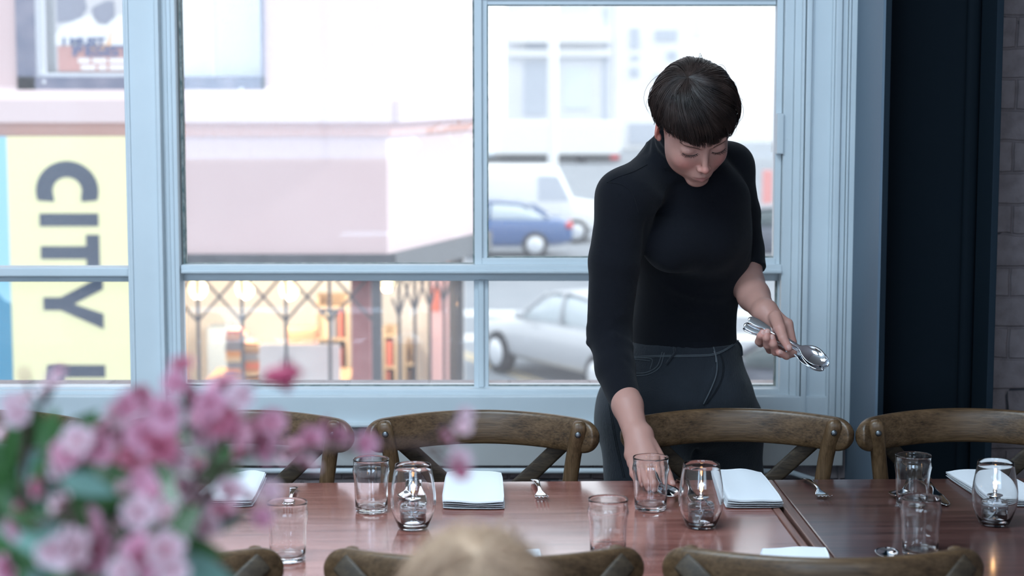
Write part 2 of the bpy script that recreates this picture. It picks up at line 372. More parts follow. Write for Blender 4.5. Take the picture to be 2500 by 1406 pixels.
# ------------------------------------------------------------------ room shell
YW = 4.85
def zy(py, Y): return P(1250, py, Y)[2]
def xx(px, Y, py=560): return P(px, py, Y)[0]
def pb(mb, x0, y0, x1, y1, Yf, th, bev=0, ym=None):
    ym = ym if ym is not None else (y0+y1)/2
    return mb.box((xx(x0, Yf, ym), Yf, zy(y1, Yf)), (xx(x1, Yf, ym), Yf+th, zy(y0, Yf)), bev)
XL, XR = -2.7, 2.7; YB = -2.45
def struct(name, mb, m, smooth=False):
    o = mb.build(name, m, None, smooth); o['kind'] = 'structure'; return o
struct('floor', MB().box((XL-.2, YB-.2, -.25), (XR+.2, YW+.25, 0)), M_['floor'])
ce = MB(); ce.box((XL-.2, YB-.2, 3.2), (-2.0, YW+.25, 3.35)).box((.4, YB-.2, 3.2), (XR+.2, YW+.25, 3.35)).box((-2, YB-.2, 3.2), (.4, 1.6, 3.35)).box((-2, 3.0, 3.2), (.4, YW+.25, 3.35))
struct('ceiling', ce, M_['plaster'])
struct('window_5', MB().box((-2, 1.6, 3.26), (.4, 3.0, 3.27)), M_['pane'])
struct('wall_left', MB().box((XL-.2, YB, 0), (XL, YW, 3.2)), M_['plaster'])
struct('wall_right', MB().box((XR, YB, 0), (XR+.2, YW, 3.2)), M_['brick'])
rw = MB(); rw.box((XL, YB-.2, 0), (XR, YB, .95)).box((XL, YB-.2, 2.85), (XR, YB, 3.2)).box((XL, YB-.2, .95), (-2.4, YB, 2.85)).box((0, YB-.2, .95), (1.0, YB, 2.85)).box((2.6, YB-.2, .95), (XR, YB, 2.85))
struct('wall_rear', rw, M_['plaster'])
for n, (a, b) in ((3, (-2.4, 0)), (4, (1.0, 2.6))):
    m = MB(); m.box((a, YB-.1, .95), (b, YB-.04, 1.02)).box((a, YB-.1, 2.78), (b, YB-.04, 2.85)).box((a, YB-.1, 1.02), (a+.07, YB-.04, 2.78)).box((b-.07, YB-.1, 1.02), (b, YB-.04, 2.78)).box(((a+b)/2-.02, YB-.1, 1.02), ((a+b)/2+.02, YB-.04, 2.78))
    struct('window_%d' % n, m, M_['paint'])
xo0, xo1 = xx(-420, YW), xx(1960, YW); zs = zy(965, YW); zt = 2.62
wb = MB(); wb.box((XL-.2, YW, -3.0), (XR+.2, YW+.25, zs)).box((XL-.2, YW, zt), (XR+.2, YW+.25, 3.5)).box((XL-.2, YW, zs), (xo0, YW+.25, zt)).box((xo1, YW, zs), (XR+.2, YW+.25, zt))
struct('wall_back', wb, M_['brick'])

# ------------------------------------------------------------------ windows in the back wall
def root_struct(name, loc):
    o = bpy.data.objects.new(name, None); COL.objects.link(o); o.location = loc; o['kind'] = 'structure'; o.empty_display_size = .1; return o
def strips(lst, zlo, zhi):
    """vertical mouldings: (px0, px1, front Y)"""
    mb = MB()
    for a, b, Y in lst: mb.box((xx(a, YW), Y, zlo), (xx(b, YW), YW+.03, zhi), .003)
    return mb
zc = zy(1045, YW)
w1 = root_struct('window_1', (xx(1170, YW), YW, zs)); w2 = root_struct('window_2', (xx(0, YW), YW, zs))
cas = strips([(1908, 2076, 4.838), (1907, 1930, 4.834), (1930, 1948, 4.825), (1946, 1953, 4.808), (1955, 1968, 4.80), (1968, 1975, 4.812), (1974, 2018, 4.815), (2017, 2023, 4.802), (2023, 2038, 4.790), (2040, 2053, 4.80), (2054, 2060, 4.793), (2061, 2077, 4.797)], zc, zt+.05)
cas.build('casing', M_['paint'], w1, world=True)
mul = strips([(321, 440, 4.826), (320, 398, 4.800), (326, 334, 4.794), (398, 408, 4.785), (410, 441, 4.822), (418, 421, 4.818), (428, 431, 4.818)], zs-.02, zt+.02)
mul.build('mullion', M_['paint'], w1, world=True)
# sash: the hinged upper right light
s_ = MB()
pb(s_, 1158, -35, 1177, 650, 4.850, .04, .003, 330); pb(s_, 1174, -8, 1190, 632, 4.862, .03, .002, 330)
pb(s_, 1893, -35, 1909, 650, 4.855, .04, .003, 330)
pb(s_, 1176, -35, 1894, -4, 4.8515, .04, .003); pb(s_, 1188, -8, 1895, 12, 4.866, .03, .002)
pb(s_, 1176, 630, 1894, 651, 4.8515, .04, .003)
s_.build('sash_frame', M_['paint'], w1, world=True)
g_ = MB(); pb(g_, 1189, 11, 1192, 628, 4.862, .03, 0, 330); pb(g_, 1190, 11, 1895, 14, 4.868, .02); pb(g_, 1189, 627, 1895, 631, 4.862, .03, 0)
pb(g_, 441, -700, 447, 646, 4.86, .03, 0, 330); pb(g_, 441, 643, 1158, 648, 4.865, .025); pb(g_, 1154, -700, 1159, 646, 4.862, .03, 0, 330); pb(g_, 325, 686, 329, 944, 4.87, .02); pb(g_, 441, 686, 447, 944, 4.88, .02); pb(g_, 1892, 686, 1899, 944, 4.88, .02); pb(g_, 441, 941, 1899, 945, 4.875, .02)
g_.build('glazing_putty', M_['putty'], w1, world=True)
gr = MB(); pb(gr, 441, 647, 1909, 659, 4.832, .06, .003); pb(gr, 441, 658, 1909, 668, 4.824, .07, .004)
gr.build('transom_bar', M_['paint'], w1, world=True)
lf = MB(); pb(lf, 438, 664, 1912, 686, 4.885, .04, .002); pb(lf, 1157, 684, 1170, 946, 4.872, .05, .003); pb(lf, 1168, 684, 1182, 946, 4.862, .06, .004); pb(lf, 1180, 684, 1193, 946, 4.872, .05, .003)
pb(lf, 440, 684, 448, 946, 4.885, .04, .002); pb(lf, 1897, 684, 1912, 946, 4.868, .05, .002); pb(lf, 438, 944, 1912, 956, 4.866, .06, .003)
lf.build('lower_frame', M_['paint'], w1, world=True)
up = MB(); up.box((xx(1158, YW), 4.86, 1.83), (xx(1172, YW), 4.9, zt), .002); up.box((xx(440, YW), 4.86, zt-.05), (xx(1912, YW), 4.9, zt), .002); up.build('upper_frame', M_['paint'], w1, world=True)
gp = MB(); gp.box((xx(1190, YW), 4.880, zy(628, YW)-.01), (xx(1897, YW), 4.882, 1.785)); o = gp.build('pane', M_['pane'], w1, world=True)
gp = MB(); gp.box((xx(442, YW), 4.880, zy(648, YW)-.01), (xx(1158, YW), 4.882, zt-.03)); gp.build('pane', M_['pane'], w1, world=True)
gp = MB(); gp.box((xx(446, YW), 4.898, zy(946, YW)), (xx(1160, YW), 4.900, zy(682, YW))); gp.build('pane', M_['pane'], w1, world=True)
gp = MB(); gp.box((xx(1190, YW), 4.898, zy(946, YW)), (xx(1900, YW), 4.900, zy(682, YW))); gp.build('pane', M_['pane'], w1, world=True)
la = MB(); pb(la, 1897, 277, 1914, 376, 4.825, .03, .003); pb(la, 1914, 280, 1922, 374, 4.838, .02, .002); la.box((xx(1916, 4.83), 4.833, zy(342, 4.83)), (xx(1920, 4.83), 4.842, zy(337, 4.83)), .001)
la.build('sash_hinge', M_['paint'], w1, world=True)
si = MB(); pb(si, 318, 950, 1955, 968, 4.838, .05, .004); pb(si, 318, 962, 1950, 972, 4.832, .04, .003)
si.build('sill_moulding', M_['paint'], w1, world=True)
# left window
a2 = MB(); pb(a2, -440, 653, 325, 675, 4.828, .06, .004); a2.build('transom_bar', M_['paint'], w2, world=True)
a2 = MB(); pb(a2, -440, 668, 325, 688, 4.880, .04, .002); pb(a2, -440, 946, 330, 956, 4.866, .06, .003); a2.build('lower_frame', M_['paint'], w2, world=True)
a2 = MB(); pb(a2, -440, 954, 322, 970, 4.838, .05, .004); a2.build('sill_moulding', M_['paint'], w2, world=True)
a2 = strips([(-440, -410, 4.80), (-500, -440, 4.79)], zc, zt+.05); a2.build('casing', M_['paint'], w2, world=True)
a2 = MB().box((xx(-415, YW), 4.880, zy(946, YW)), (xx(326, YW), 4.882, zt)); a2.build('pane', M_['pane'], w2, world=True)
def trim(n, mb, m): return struct('trim_%d' % n, mb, m)
t1 = MB(); pb(t1, -500, 968, 2068, 1040, 4.805, .045, .003); trim(1, t1, M_['paint'])
t2 = MB(); pb(t2, -500, 1034, 2066, 1044, 4.785, .065, .005); trim(2, t2, M_['paint'])
t3 = MB(); pb(t3, -500, 1044, 2058, 1137, 4.822, .028, .002); trim(3, t3, M_['paint2'])
t4 = MB().box((XL, 4.77, zt), (xx(2090, YW), YW, zt+.12), .004); trim(4, t4, M_['paint'])
z = zy(1149, 4.83); pp = MB().tube([(-2.5, 4.83, z), (.62, 4.83, z), (.72, 4.83, z-.005), (.80, 4.83, z-.03), (.84, 4.83, z-.08), (.86, 4.83, z-.2), (.86, 4.83, .02)], .0075, 10)
o = pp.build('pipe', M_['paint'], None, True); tag(o, 'thin white painted pipe running along the brick under the window board', 'pipe')

# steel column against the wall, right of the window
cx0 = xx(2093, YW); cr = xx(2437, 4.46, 560); cl = xx(2146, 4.46, 560)
col = thing('steel_column', 'tall near-black steel column with slate blue left side, right of the window', 'column', ((cl+cr)/2, 4.6, 0))
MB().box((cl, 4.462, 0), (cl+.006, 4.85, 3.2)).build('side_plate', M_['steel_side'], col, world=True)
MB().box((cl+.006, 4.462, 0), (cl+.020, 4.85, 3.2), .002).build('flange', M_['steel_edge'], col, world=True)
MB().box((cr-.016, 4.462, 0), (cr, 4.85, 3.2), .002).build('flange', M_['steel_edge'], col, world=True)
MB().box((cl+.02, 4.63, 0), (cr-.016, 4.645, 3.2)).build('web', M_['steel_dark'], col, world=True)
m = MB(); m.box((cr-.05, 4.60, 0), (cr-.016, 4.63, 3.2), .012); m.build('fillet', M_['steel_dark'], col, world=True, smooth=True)

# ------------------------------------------------------------------ tables
A = T(650, 1178); Bq = T(2500, 1166); u = (Bq-A)/np.linalg.norm(Bq-A); th = math.atan2(u[1], u[0]); jo = T(1857, 1171)
DEP = .94
def table(name, label, x0, x1, top, end, ends, ins):
    # local frame: x along the table, y towards the wall, origin at joint, far edge at y=0
    cx = (x0+x1)/2; loc = jo+u*cx+np.array([-u[1], u[0], 0])*(-DEP/2)
    r = thing(name, label, 'table', (loc[0], loc[1], 0), th); hl = (x1-x0)/2; hd = DEP/2
    e0 = .022 if 0 in ends else 0; e1 = .016 if 1 in ends else 0
    MB().box((-hl+e0, -hd, .712), (hl-e1, hd, .75), .003).build('tabletop', top, r)
    if e0: MB().box((-hl, -hd, .712), (-hl+e0-.0012, hd, .75), .003).build('end_board', end, r)
    if e1: MB().box((hl-e1+.0012, -hd, .712), (hl, hd, .75), .003).build('end_board', end, r)
    MB().box((-hl+.08, -hd+.08, .63), (hl-.08, -hd+.10, .711)).box((-hl+.08, hd-.10, .63), (hl-.08, hd-.08, .711)).box((-hl+.08, -hd+.10, .63), (-hl+.10, hd-.10, .711)).box((hl-.10, -hd+.10, .63), (hl-.08, hd-.10, .711)).build('apron', top, r)
    for sx in (-1, 1):
        q = sx*(hl-ins[(sx+1)//2])
        for sy in (-1, 1):
            MB().box((q-.03, sy*(hd-.07)-.03, 0), (q+.03, sy*(hd-.07)+.03, .711), .003).build('leg', M_['chairz'], r)
    return r
table('dining_table', 'long reddish-brown wooden table set with white napkins, left of the seam between tables', -2.75, -.004, M_['table'], M_['tableend'], (1,), (.07, .325))
table('dining_table', 'darker brown wooden table adjoining the red-brown one, at the right edge', .004, 1.45, M_['table2'], M_['tableend2'], (0,), (.20, .07))

# ------------------------------------------------------------------ cross-back chairs
def build_chair(label, group):
    r = thing('cross_back_chair', label, 'chair', group=group)
    yr = lambda x: .222-.108*(abs(x)/.2425)**2.0            # plan curve of the back
    xs = -.2425*np.cos(np.linspace(0, math.pi, 61)); pts = []; hh = []
    for x in xs:
        t = abs(x)/.2425; h = .0365*max(1-max(0, (t-.84)/.16)**2.6, 0)**.42+.0008; pts.append((x, yr(x), .8305-.006*t*t)); hh.append(h)
    pts = np.array(pts); tn = np.gradient(pts, axis=0); n_ = np.stack([tn[:, 1], -tn[:, 0], 0*tn[:, 0]], 1)
    sw = MB().sweep(pts, (0, 0, 1), hh, np.minimum(.0125, np.array(hh)*.9), n=24, e=3.2, round_ends=False); sw.build('top_rail', M_['chair'], r, True)
    for s in (-1, 1):
        # back post: bentwood running from the floor up over the inside of the rail
        p = catmull([(s*.195, .205, .003), (s*.180, .175, .25), (s*.168, .160, .46), (s*.176, .150, .62), (s*.192, .148, .76), (s*.206, yr(.206)-.022, .848)], 26)
        MB().sweep(p, (1, 0, 0), .0165, .0135, n=14, e=3).build('back_post', M_['chairz'], r, True)
        MB().ball((s*.2035, yr(.205)-.0365, .834), (.0068, .004, .0068)).build('bolt', M_['bolt'], r, True)
        MB().ball((s*.2185, yr(.2185)+.024, .828), (.0065, .004, .0065)).build('bolt', M_['bolt'], r, True)
        # crossing strap
        q = [(s*.2195, yr(.2195)+.0185, .842), (s*.185, yr(.185)+.024, .812), (s*.09, yr(.09)+.010-s*.006, .715), (0, .205-s*.006, .640), (-s*.09, .195-s*.006, .575), (-s*.160, .168, .515)]
        q = catmull(q, 30)
        MB().sweep(q, (0.62, 0, .78) if s < 0 else (-.62, 0, .78), .0175, .0045, n=12, e=3.5).build('cross_strap', M_['strap'], r, True)
        p = catmull([(s*.175, -.185, .003), (s*.172, -.180, .25), (s*.168, -.175, .455)], 10)
        MB().tube(p, .0165, 12).build('front_leg', M_['chairz'], r, True)
    sq = []
    for a in np.linspace(0, 2*math.pi, 40, endpoint=False):
        c, s_ = math.cos(a), math.sin(a); sq.append((math.copysign(abs(c)**.55, c)*(.20-.015*(s_ > 0)), math.copysign(abs(s_)**.55, s_)*.20-.005))
    V = []; 
    for k, (sc_, z) in enumerate(((.96, .43), (1, .436), (1, .458), (.97, .463), (.86, .463), (.82, .459), (.4, .456), (.02, .455))):
        V += [(x*sc_, y*sc_, z) for x, y in sq]
    Fc = [(k*40+j, k*40+(j+1) % 40, (k+1)*40+(j+1) % 40, (k+1)*40+j) for k in range(4) for j in range(40)]
    MB().add(V[:200], Fc+[tuple(range(39, -1, -1))]).build('seat_frame', M_['chair'], r, True)
    Fc = [(k*40+j, k*40+(j+1) % 40, (k+1)*40+(j+1) % 40, (k+1)*40+j) for k in range(3) for j in range(40)]
    MB().add(V[160:], Fc+[tuple(120+j for j in range(40))]).build('woven_seat', M_['cane'], r, True)
    for z, y in ((.20, -.182), (.26, .172)): MB().tube([(-.172, y, z), (.172, y, z)], .009).build('stretcher', M_['chair'], r, True)
    for s in (-1, 1): MB().tube([(s*.172, -.18, .16), (s*.182, .18, .16)], .009).build('stretcher', M_['chair'], r, True)
    return r
def copy_tree(o, parent=None):
    c = o.copy(); COL.objects.link(c); c.parent = parent
    for ch in list(o.children): copy_tree(ch, c)
    return c
far_chairs = [(-27, 1003, 'brown wooden cross-back chair cut off by the left edge, largely behind the blossoms', 0),
    (595, 1003, 'brown wooden cross-back chair under the window, second from the left edge, partly hidden by blossoms', 1),
    (1176, 1003, 'brown wooden cross-back chair under the window, in full view left of the standing person', -1),
    (1790, 991, 'brown wooden cross-back chair directly in front of the standing person', 0),
    (2356, 988, 'brown wooden cross-back chair in front of the black steel column, at the right edge', 1)]
near_chairs = [(268, 1368, 'dark wooden chair back at the bottom edge, below the pink blossoms', 0),
    (1176, 1370, 'dark wooden chair back in the foreground, behind the blond head', 1),
    (2039, 1368, 'dark wooden chair back in the foreground at the lower right', -1)]
proto = None
for L_, far in ((far_chairs, 1), (near_chairs, 0)):
    for px, py, lab, rz in L_:
        yb = 4.075 if far else 2.80
        X = P(px, py, yb)[0]
        if far: Yc = yb-.222+(.02 if px > 1500 else 0); rot = math.radians(rz*.8)
        else: Yc = yb+.222; rot = math.pi+math.radians(rz)
        g = 'chairs along the window side of the tables' if far else 'chairs along the near side of the tables'
        if proto is None: c = proto = build_chair(lab, g)
        else: c = copy_tree(proto)
        c['label'] = lab; c['group'] = g; c.location = (X, Yc, 0); c.rotation_euler = (0, 0, rot)
# ------------------------------------------------------------------ glasses, candles, cutlery, napkins
ZT = .75
def tumbler(label):
    h = .104; r = .0345
    out = [(.0005, 0), (.026, 0), (.0295, .001), (.0308, .004), (.0312, .012), (.0318, .03), (.0328, .06), (.0345, .073), (.0362, .0805), (.0352, .086), (.0340, .092), (.0345, .1), (.0350, h-.001), (.0344, h), (.0336, h-.001)]
    inn = [(.0329, .1), (.0325, .092), (.0335, .086), (.0342, .080), (.0325, .073), (.0309, .06), (.0299, .03), (.0293, .014), (.027, .0095), (.018, .0085), (.0005, .0082)]
    o = MB().lathe(out+inn, n=56).build('tumbler', M_['glass'], None, True); tag(o, label, 'glass', 'tumblers on the tables'); return o
def candle_glass(label):
    pr = [(.0005, 0), (.022, 0), (.0262, .0012), (.029, .005), (.0345, .018), (.0400, .034), (.0425, .050), (.0422, .064), (.0400, .082), (.0368, .100), (.0347, .112), (.0335, .120), (.0329, .1208), (.0323, .120)]
    inn = [(.0335, .112), (.0356, .100), (.0387, .082), (.0409, .064), (.0411, .050), (.0385, .034), (.0325, .018), (.026, .0075), (.018, .0052), (.0005, .005)]
    o = MB().lathe(pr+inn, n=64).build('candle_glass', M_['glass'], None, True); tag(o, label, 'glass', 'stemless glasses holding oil candles'); return o
def oil_candle(label):
    r = thing('oil_candle', label, 'candle', group='oil candles in stemless glasses')
    pr = [(.0005, 0), (.0235, 0), (.0245, .001), (.0245, .0335), (.0241, .0345), (.0245, .0355), (.0245, .038), (.0225, .041), (.014, .043), (.0105, .0435), (.0105, .049), (.0095, .049), (.0095, .0428), (.013, .0420), (.0215, .0400), (.0235, .0375), (.0235, .0015), (.0225, .0010), (.0005, .0010)]
    MB().lathe(pr, n=40).build('refill_bottle', M_['oil'], r, True)
    MB().lathe([(.0005, .0013), (.0225, .0013), (.0233, .002), (.0233, .0225), (.0005, .0222)], n=40).build('oil', M_['oil'], r, True)
    ri = MB()
    for z in (.027, .030): ri.lathe([(.0246, z-.0006), (.0253, z), (.0246, z+.0006), (.0242, z), (.0246, z-.0006)], n=40)
    ri.build('ribs', M_['oil'], r, True)
    MB().lathe([(.0005, .0495), (.0130, .0495), (.0148, .0505), (.0148, .0515), (.013, .0522), (.004, .0528), (.0034, .0535), (.0034, .0580), (.0042, .0585), (.0042, .0600), (.0012, .0605), (.0012, .0625), (.0004, .0625)], n=32).build('wick_holder', M_['steel'], r, True)
    MB().tube(catmull([(0, 0, .047), (.004, .002, .035), (-.003, -.004, .02), (.006, .002, .006), (.015, .004, .004)], 16), .0009, 6).build('wick', M_['linen'], r, True)
    MB().lathe([(.0003, .0615), (.0016, .0630), (.0026, .0660), (.0029, .0690), (.0024, .0735), (.0013, .0785), (.0005, .0815), (.0001, .083)], n=20).build('flame', M_['flame'], r, True)
    l = bpy.data.lights.new('flame_light', 'POINT'); l.energy = .10; l.color = (1, .55, .22); l.shadow_soft_size = .004
    lo = bpy.data.objects.new('flame_light', l); COL.objects.link(lo); lo.parent = r; lo.location = (0, 0, .074)
    return r
M_['flame'] = mat('candle_flame', (0, 0, 0), 1, emit=(1, .52, .20), es=16)
def blade_sheet(rows, nu=9, thick=.0012, prong=None):
    """rows: (s, half width, z centre, bowl depth, thickness); runs along +y, thickness grows downward"""
    V = []; n = len(rows)
    for s, w_, z, b, t in rows:
        for k in range(nu):
            q = -1+2*k/(nu-1); V.append((w_*q, s, z-b*(1-q*q)+t/2*math.sqrt(max(1-q*q*.8, .04))))
    for s, w_, z, b, t in rows:
        for k in range(nu):
            q = -1+2*k/(nu-1); V.append((w_*q, s, z-b*(1-q*q)-t/2*math.sqrt(max(1-q*q*.8, .04))))
    m = n*nu; Fc = []
    for i in range(n-1):
        for k in range(nu-1):
            a = i*nu+k; Fc.append((a, a+1, a+nu+1, a+nu)); Fc.append((m+a, m+a+nu, m+a+nu+1, m+a+1))
        a = i*nu; Fc.append((a, a+nu, m+a+nu, m+a)); a += nu-1; Fc.append((a, m+a, m+a+nu, a+nu))
    Fc += [tuple([k for k in range(nu-1, -1, -1)]+[m+k for k in range(nu)]), tuple([(n-1)*nu+k for k in range(nu)]+[m+(n-1)*nu+k for k in range(nu-1, -1, -1)])]
    return V, Fc
HANDLE = [(-.125, .0020, .0040, 0, .0028), (-.122, .0058, .0042, 0, .0036), (-.112, .0088, .0055, 0, .0040), (-.092, .0078, .0085, 0, .0040), (-.060, .0056, .0105, 0, .0038), (-.030, .0040, .0115, 0, .0038), (-.010, .0036, .0105, 0, .0036)]
def interp_rows(rows, n):
    R = np.array(rows); s = np.linspace(R[0, 0], R[-1, 0], n); return [tuple(r) for r in catmull_z(R, s)]
def rows_sorted(a, b):
    return [max(r, key=lambda q: 0) for r in []]
def spoon_mesh():
    bowl = [(.005, .0050, .0085, .0003, .0030), (.015, .0120, .0078, .0030, .0020), (.028, .0185, .0085, .0062, .0016), (.042, .0208, .0093, .0078, .0015), (.056, .0175, .0095, .0066, .0015), (.065, .0110, .0097, .0035, .0015), (.070, .0025, .0098, .0005, .0014)]
    V, Fc = blade_sheet(interp_rows(HANDLE+bowl, 64), 13); return mesh(V, Fc)
def fork_mesh():
    hd = [(.006, .0050, .0075, 0, .0030), (.020, .0110, .0045, .0004, .0022), (.034, .0128, .0040, .0010, .0020), (.040, .0130, .0045, .0012, .0019)]
    V, Fc = blade_sheet(interp_rows(HANDLE+hd, 44), 13); mb = MB().add(V, Fc)
    for k in range(4):
        x = -.0109+.00727*k; zb = -.0006 if k in (1, 2) else 0
        mb.sweep(catmull([(x, .0385, .0045+zb), (x, .052, .0052), (x, .066, .0080), (x, .076, .0125)], 9), (1, 0, 0), [.0021]*6+[.0019, .0016, .0010], [.0009]*8+[.0006], n=8, e=2.5)
    return mesh(mb.v, mb.f)
def knife_mesh():
    hd = [(.006, .0062, .0070, 0, .0042), (.020, .0098, .0048, 0, .0030), (.060, .0108, .0035, 0, .0022), (.090, .0098, .0032, 0, .0018), (.103, .0066, .0032, 0, .0014), (.110, .0012, .0032, 0, .0010)]
    H = [(a, b*1.0, c, d, e_*1.25) for a, b, c, d, e_ in HANDLE]
    V, Fc = blade_sheet(interp_rows(H+hd, 60), 9); return mesh(V, Fc)
MS = dict(spoon=spoon_mesh(), fork=fork_mesh(), knife=knife_mesh())
def cutlery(kind, px, py, qx, qy, label, roll=0, at=None, flip=False):
    """business end at picture point (px,py), handle end towards (qx,qy), both on the table top"""
    me = MS[kind] if not MS[kind].materials else MS[kind]
    o = bpy.data.objects.new(kind, me); COL.objects.link(o)
    if not me.materials: me.materials.append(M_['steel'])
    for p in me.polygons: p.use_smooth = True
    tip = T(px, py); h = T(qx, qy); d = tip-h; a = math.atan2(d[1], d[0])-math.pi/2
    L = {'spoon': .070, 'fork': .077, 'knife': .110}[kind]
    dn = d/np.linalg.norm(d); c = tip-dn*L
    o.location = (c[0], c[1], ZT+.0008+(.008 if roll else 0)); o.rotation_euler = (0, roll, a)
    tag(o, label, kind, 'polished steel %s laid on the tables' % {'spoon': 'spoons', 'fork': 'forks', 'knife': 'knives'}[kind]); return o
def napkin(corners, label, layers=4, h=.018, seed=1, wave=.0025):
    """four picture corners on the table: far-left, far-right, near-right, near-left"""
    c = [T(*q)[:2] for q in corners]; R = random.Random(seed); mb = MB(); N = 22
    ctr = sum(c)/4
    for l in range(layers):
        z0 = ZT+.0012+h*l/layers; t = h/layers*.94; off = [(R.uniform(-1, 1)*.0018, R.uniform(-1, 1)*.0018) for _ in range(4)]
        cc = [c[i]+np.array(off[i])-(ctr*0) for i in range(4)]
        V = []; 
        for i in range(N+1):
            for j in range(N+1):
                u_, v_ = i/N, j/N
                # round the corners of the folded cloth
                uu, vv = 2*u_-1, 2*v_-1; f = 1-.045*max(0, abs(uu)+abs(vv)-1.6)*2.0
                uu *= f; vv *= f; a_, b_ = (uu+1)/2, (vv+1)/2
                p = (cc[0]*(1-a_)+cc[1]*a_)*(1-b_)+(cc[3]*(1-a_)+cc[2]*a_)*b_
                e = min(u_, 1-u_, v_, 1-v_)*2; rnd = math.sqrt(max(0, 1-(1-min(e*7, 1))**2))
                wv = wave*math.sin(u_*5+l+seed)*math.sin(v_*4+seed)*(l/layers)+.0012*(math.sin(u_*9+seed*3))*(l/layers)
                V.append((p[0], p[1], z0+t/2, rnd, wv))
        n = (N+1)**2
        top = [(x, y, z+t/2*max(r, .15)+wv) for x, y, z, r, wv in V]; bot = [(x, y, z-t/2*max(r, .15)+(wv if l else 0)) for x, y, z, r, wv in V]
        Fc = []
        for i in range(N):
            for j in range(N):
                a = i*(N+1)+j; Fc.append((a, a+N+1, a+N+2, a+1)); Fc.append((n+a, n+a+1, n+a+N+2, n+a+N+1))
        bd = [(i, 0) for i in range(N)]+[(N, j) for j in range(N)]+[(i, N) for i in range(N, 0, -1)]+[(0, j) for j in range(N, 0, -1)]
        bi = [i*(N+1)+j for i, j in bd]
        for k in range(len(bi)): a, b = bi[k], bi[(k+1) % len(bi)]; Fc.append((a, b, n+b, n+a))
        mb.add(top+bot, Fc)
    o = mb.build('napkin', M_['linen'], None, True); tag(o, label, 'napkin', 'folded white napkins on the tables'); return o
tm = [(907, 1249, 'empty glass tumbler standing left of the stemless candle glass nearest the blossoms'),
    (1588, 1244, 'empty glass tumbler in front of the reaching hand of the standing person'),
    (2227, 1238, 'empty glass tumbler on the dark table, farther of the two overlapping tumblers'),
    (703, 1368, 'empty glass tumbler on the near side of the table, beside the blossoms'),
    (1484, 1360, 'blurred glass tumbler on the near side of the red-brown table, below the reaching hand'),
    (2246, 1356, 'empty glass tumbler on the dark table, nearer of the two overlapping tumblers')]
t0 = None
for i, (x, y, lab) in enumerate(tm):
    if t0 is None: o = t0 = tumbler(lab)
    else: o = t0.copy(); COL.objects.link(o); o['label'] = lab
    p = T(x, y); o.location = (p[0], p[1], ZT+.0005); o.rotation_euler[2] = i
g0 = c0 = None
for i, (x, y, lab) in enumerate([(1009, 1290, 'left of the three, between the tumbler and a folded napkin'), (1711, 1287, 'middle of the three, in front of the standing person'), (2427, 1281, 'right of the three, on the dark table')]):
    lg = 'stemless candle glass, '+lab; lc = 'burning clear oil candle, '+lab
    if g0 is None: g = g0 = candle_glass(lg); c = c0 = oil_candle(lc)
    else: g = g0.copy(); COL.objects.link(g); c = copy_tree(c0); g['label'] = lg; c['label'] = lc
    p = T(x, y); g.location = (p[0], p[1], ZT+.0005); c.location = (p[0], p[1], ZT+.0058); c.rotation_euler[2] = i*1.3
napkin([(1090, 1166), (1226, 1170), (1233, 1246), (1078, 1244)], 'square folded white napkin between a candle glass and a fork, left of the standing person', 4, .016, 2)
napkin([(1742, 1160), (1862, 1168), (1915, 1242), (1772, 1243)], 'folded white napkin lying over the table seam in front of the standing person', 4, .016, 5)
napkin([(2306, 1163), (2440, 1162), (2575, 1238), (2416, 1238)], 'folded white napkin turned askew behind the right candle glass', 4, .014, 8)
napkin([(540, 1170), (652, 1168), (618, 1240), (470, 1240)], 'folded white napkin half hidden behind the pink blossoms', 4, .016, 11)
napkin([(1857, 1350), (2018, 1346), (2035, 1420), (1846, 1424)], 'folded white napkin on the near side, peeking over the lower right chair back', 3, .009, 3)
napkin([(1180, 1352), (1318, 1352), (1325, 1420), (1170, 1420)], 'folded white napkin on the near side, seen past the blond head', 3, .008, 4)
cutlery('fork', 1326, 1228, 1300, 1163, 'steel fork lying alone between the square napkin and the standing person')
cutlery('fork', 703, 1250, 728, 1165, 'steel fork near the blossoms, behind the nearer left tumbler')
cutlery('fork', 2018, 1226, 1955, 1163, 'steel fork on the dark table, right of the seam and askew napkin')
cutlery('spoon', 984, 1228, 998, 1170, 'steel spoon seen through the left candle glass')
cutlery('knife', 1036, 1238, 1022, 1165, 'steel knife seen through the left candle glass')
cutlery('knife', 1698, 1236, 1648, 1158, 'dark reflecting steel knife left of the middle candle glass')
cutlery('knife', 2312, 1238, 2238, 1163, 'steel knife between the dark table tumbler and the right candle glass')
cutlery('spoon', 2190, 1222, 2230, 1163, 'steel spoon seen through the far tumbler on the dark table')
cutlery('spoon', 397, 1250, 420, 1180, 'steel spoon showing its bowl edge through the pink blossoms')
cutlery('spoon', 2164, 1350, 2172, 1425, 'steel spoon bowl just visible above the lower right chair back')
# ------------------------------------------------------------------ the standing person
def R3(px, py, Y, r): p = P(px, py, Y); return (p[0], p[1], p[2], r)
def row(px, py, Y, a, b, yaw): p = P(px, py, Y); return (p[2], p[0], Y, a*mpp(Y), b, yaw)
YAW = -24
torso = [row(1672, 862, 4.37, 132, .100, YAW), row(1669, 800, 4.36, 131, .098, YAW), row(1674, 740, 4.335, 131, .100, YAW), row(1684, 680, 4.30, 137, .107, YAW), row(1690, 600, 4.26, 145, .118, YAW),
         row(1688, 520, 4.235, 148, .112, YAW), row(1676, 450, 4.215, 150, .095, YAW), row(1665, 400, 4.205, 118, .078, YAW), row(1656, 355, 4.19, 70, .058, YAW)]
sh = [R3(1528, 485, 4.10, .061), R3(1500, 640, 4.09, .055), R3(1487, 815, 4.09, .0475), R3(1503, 900, 4.03, .0415), R3(1532, 1000, 3.94, .0325)]
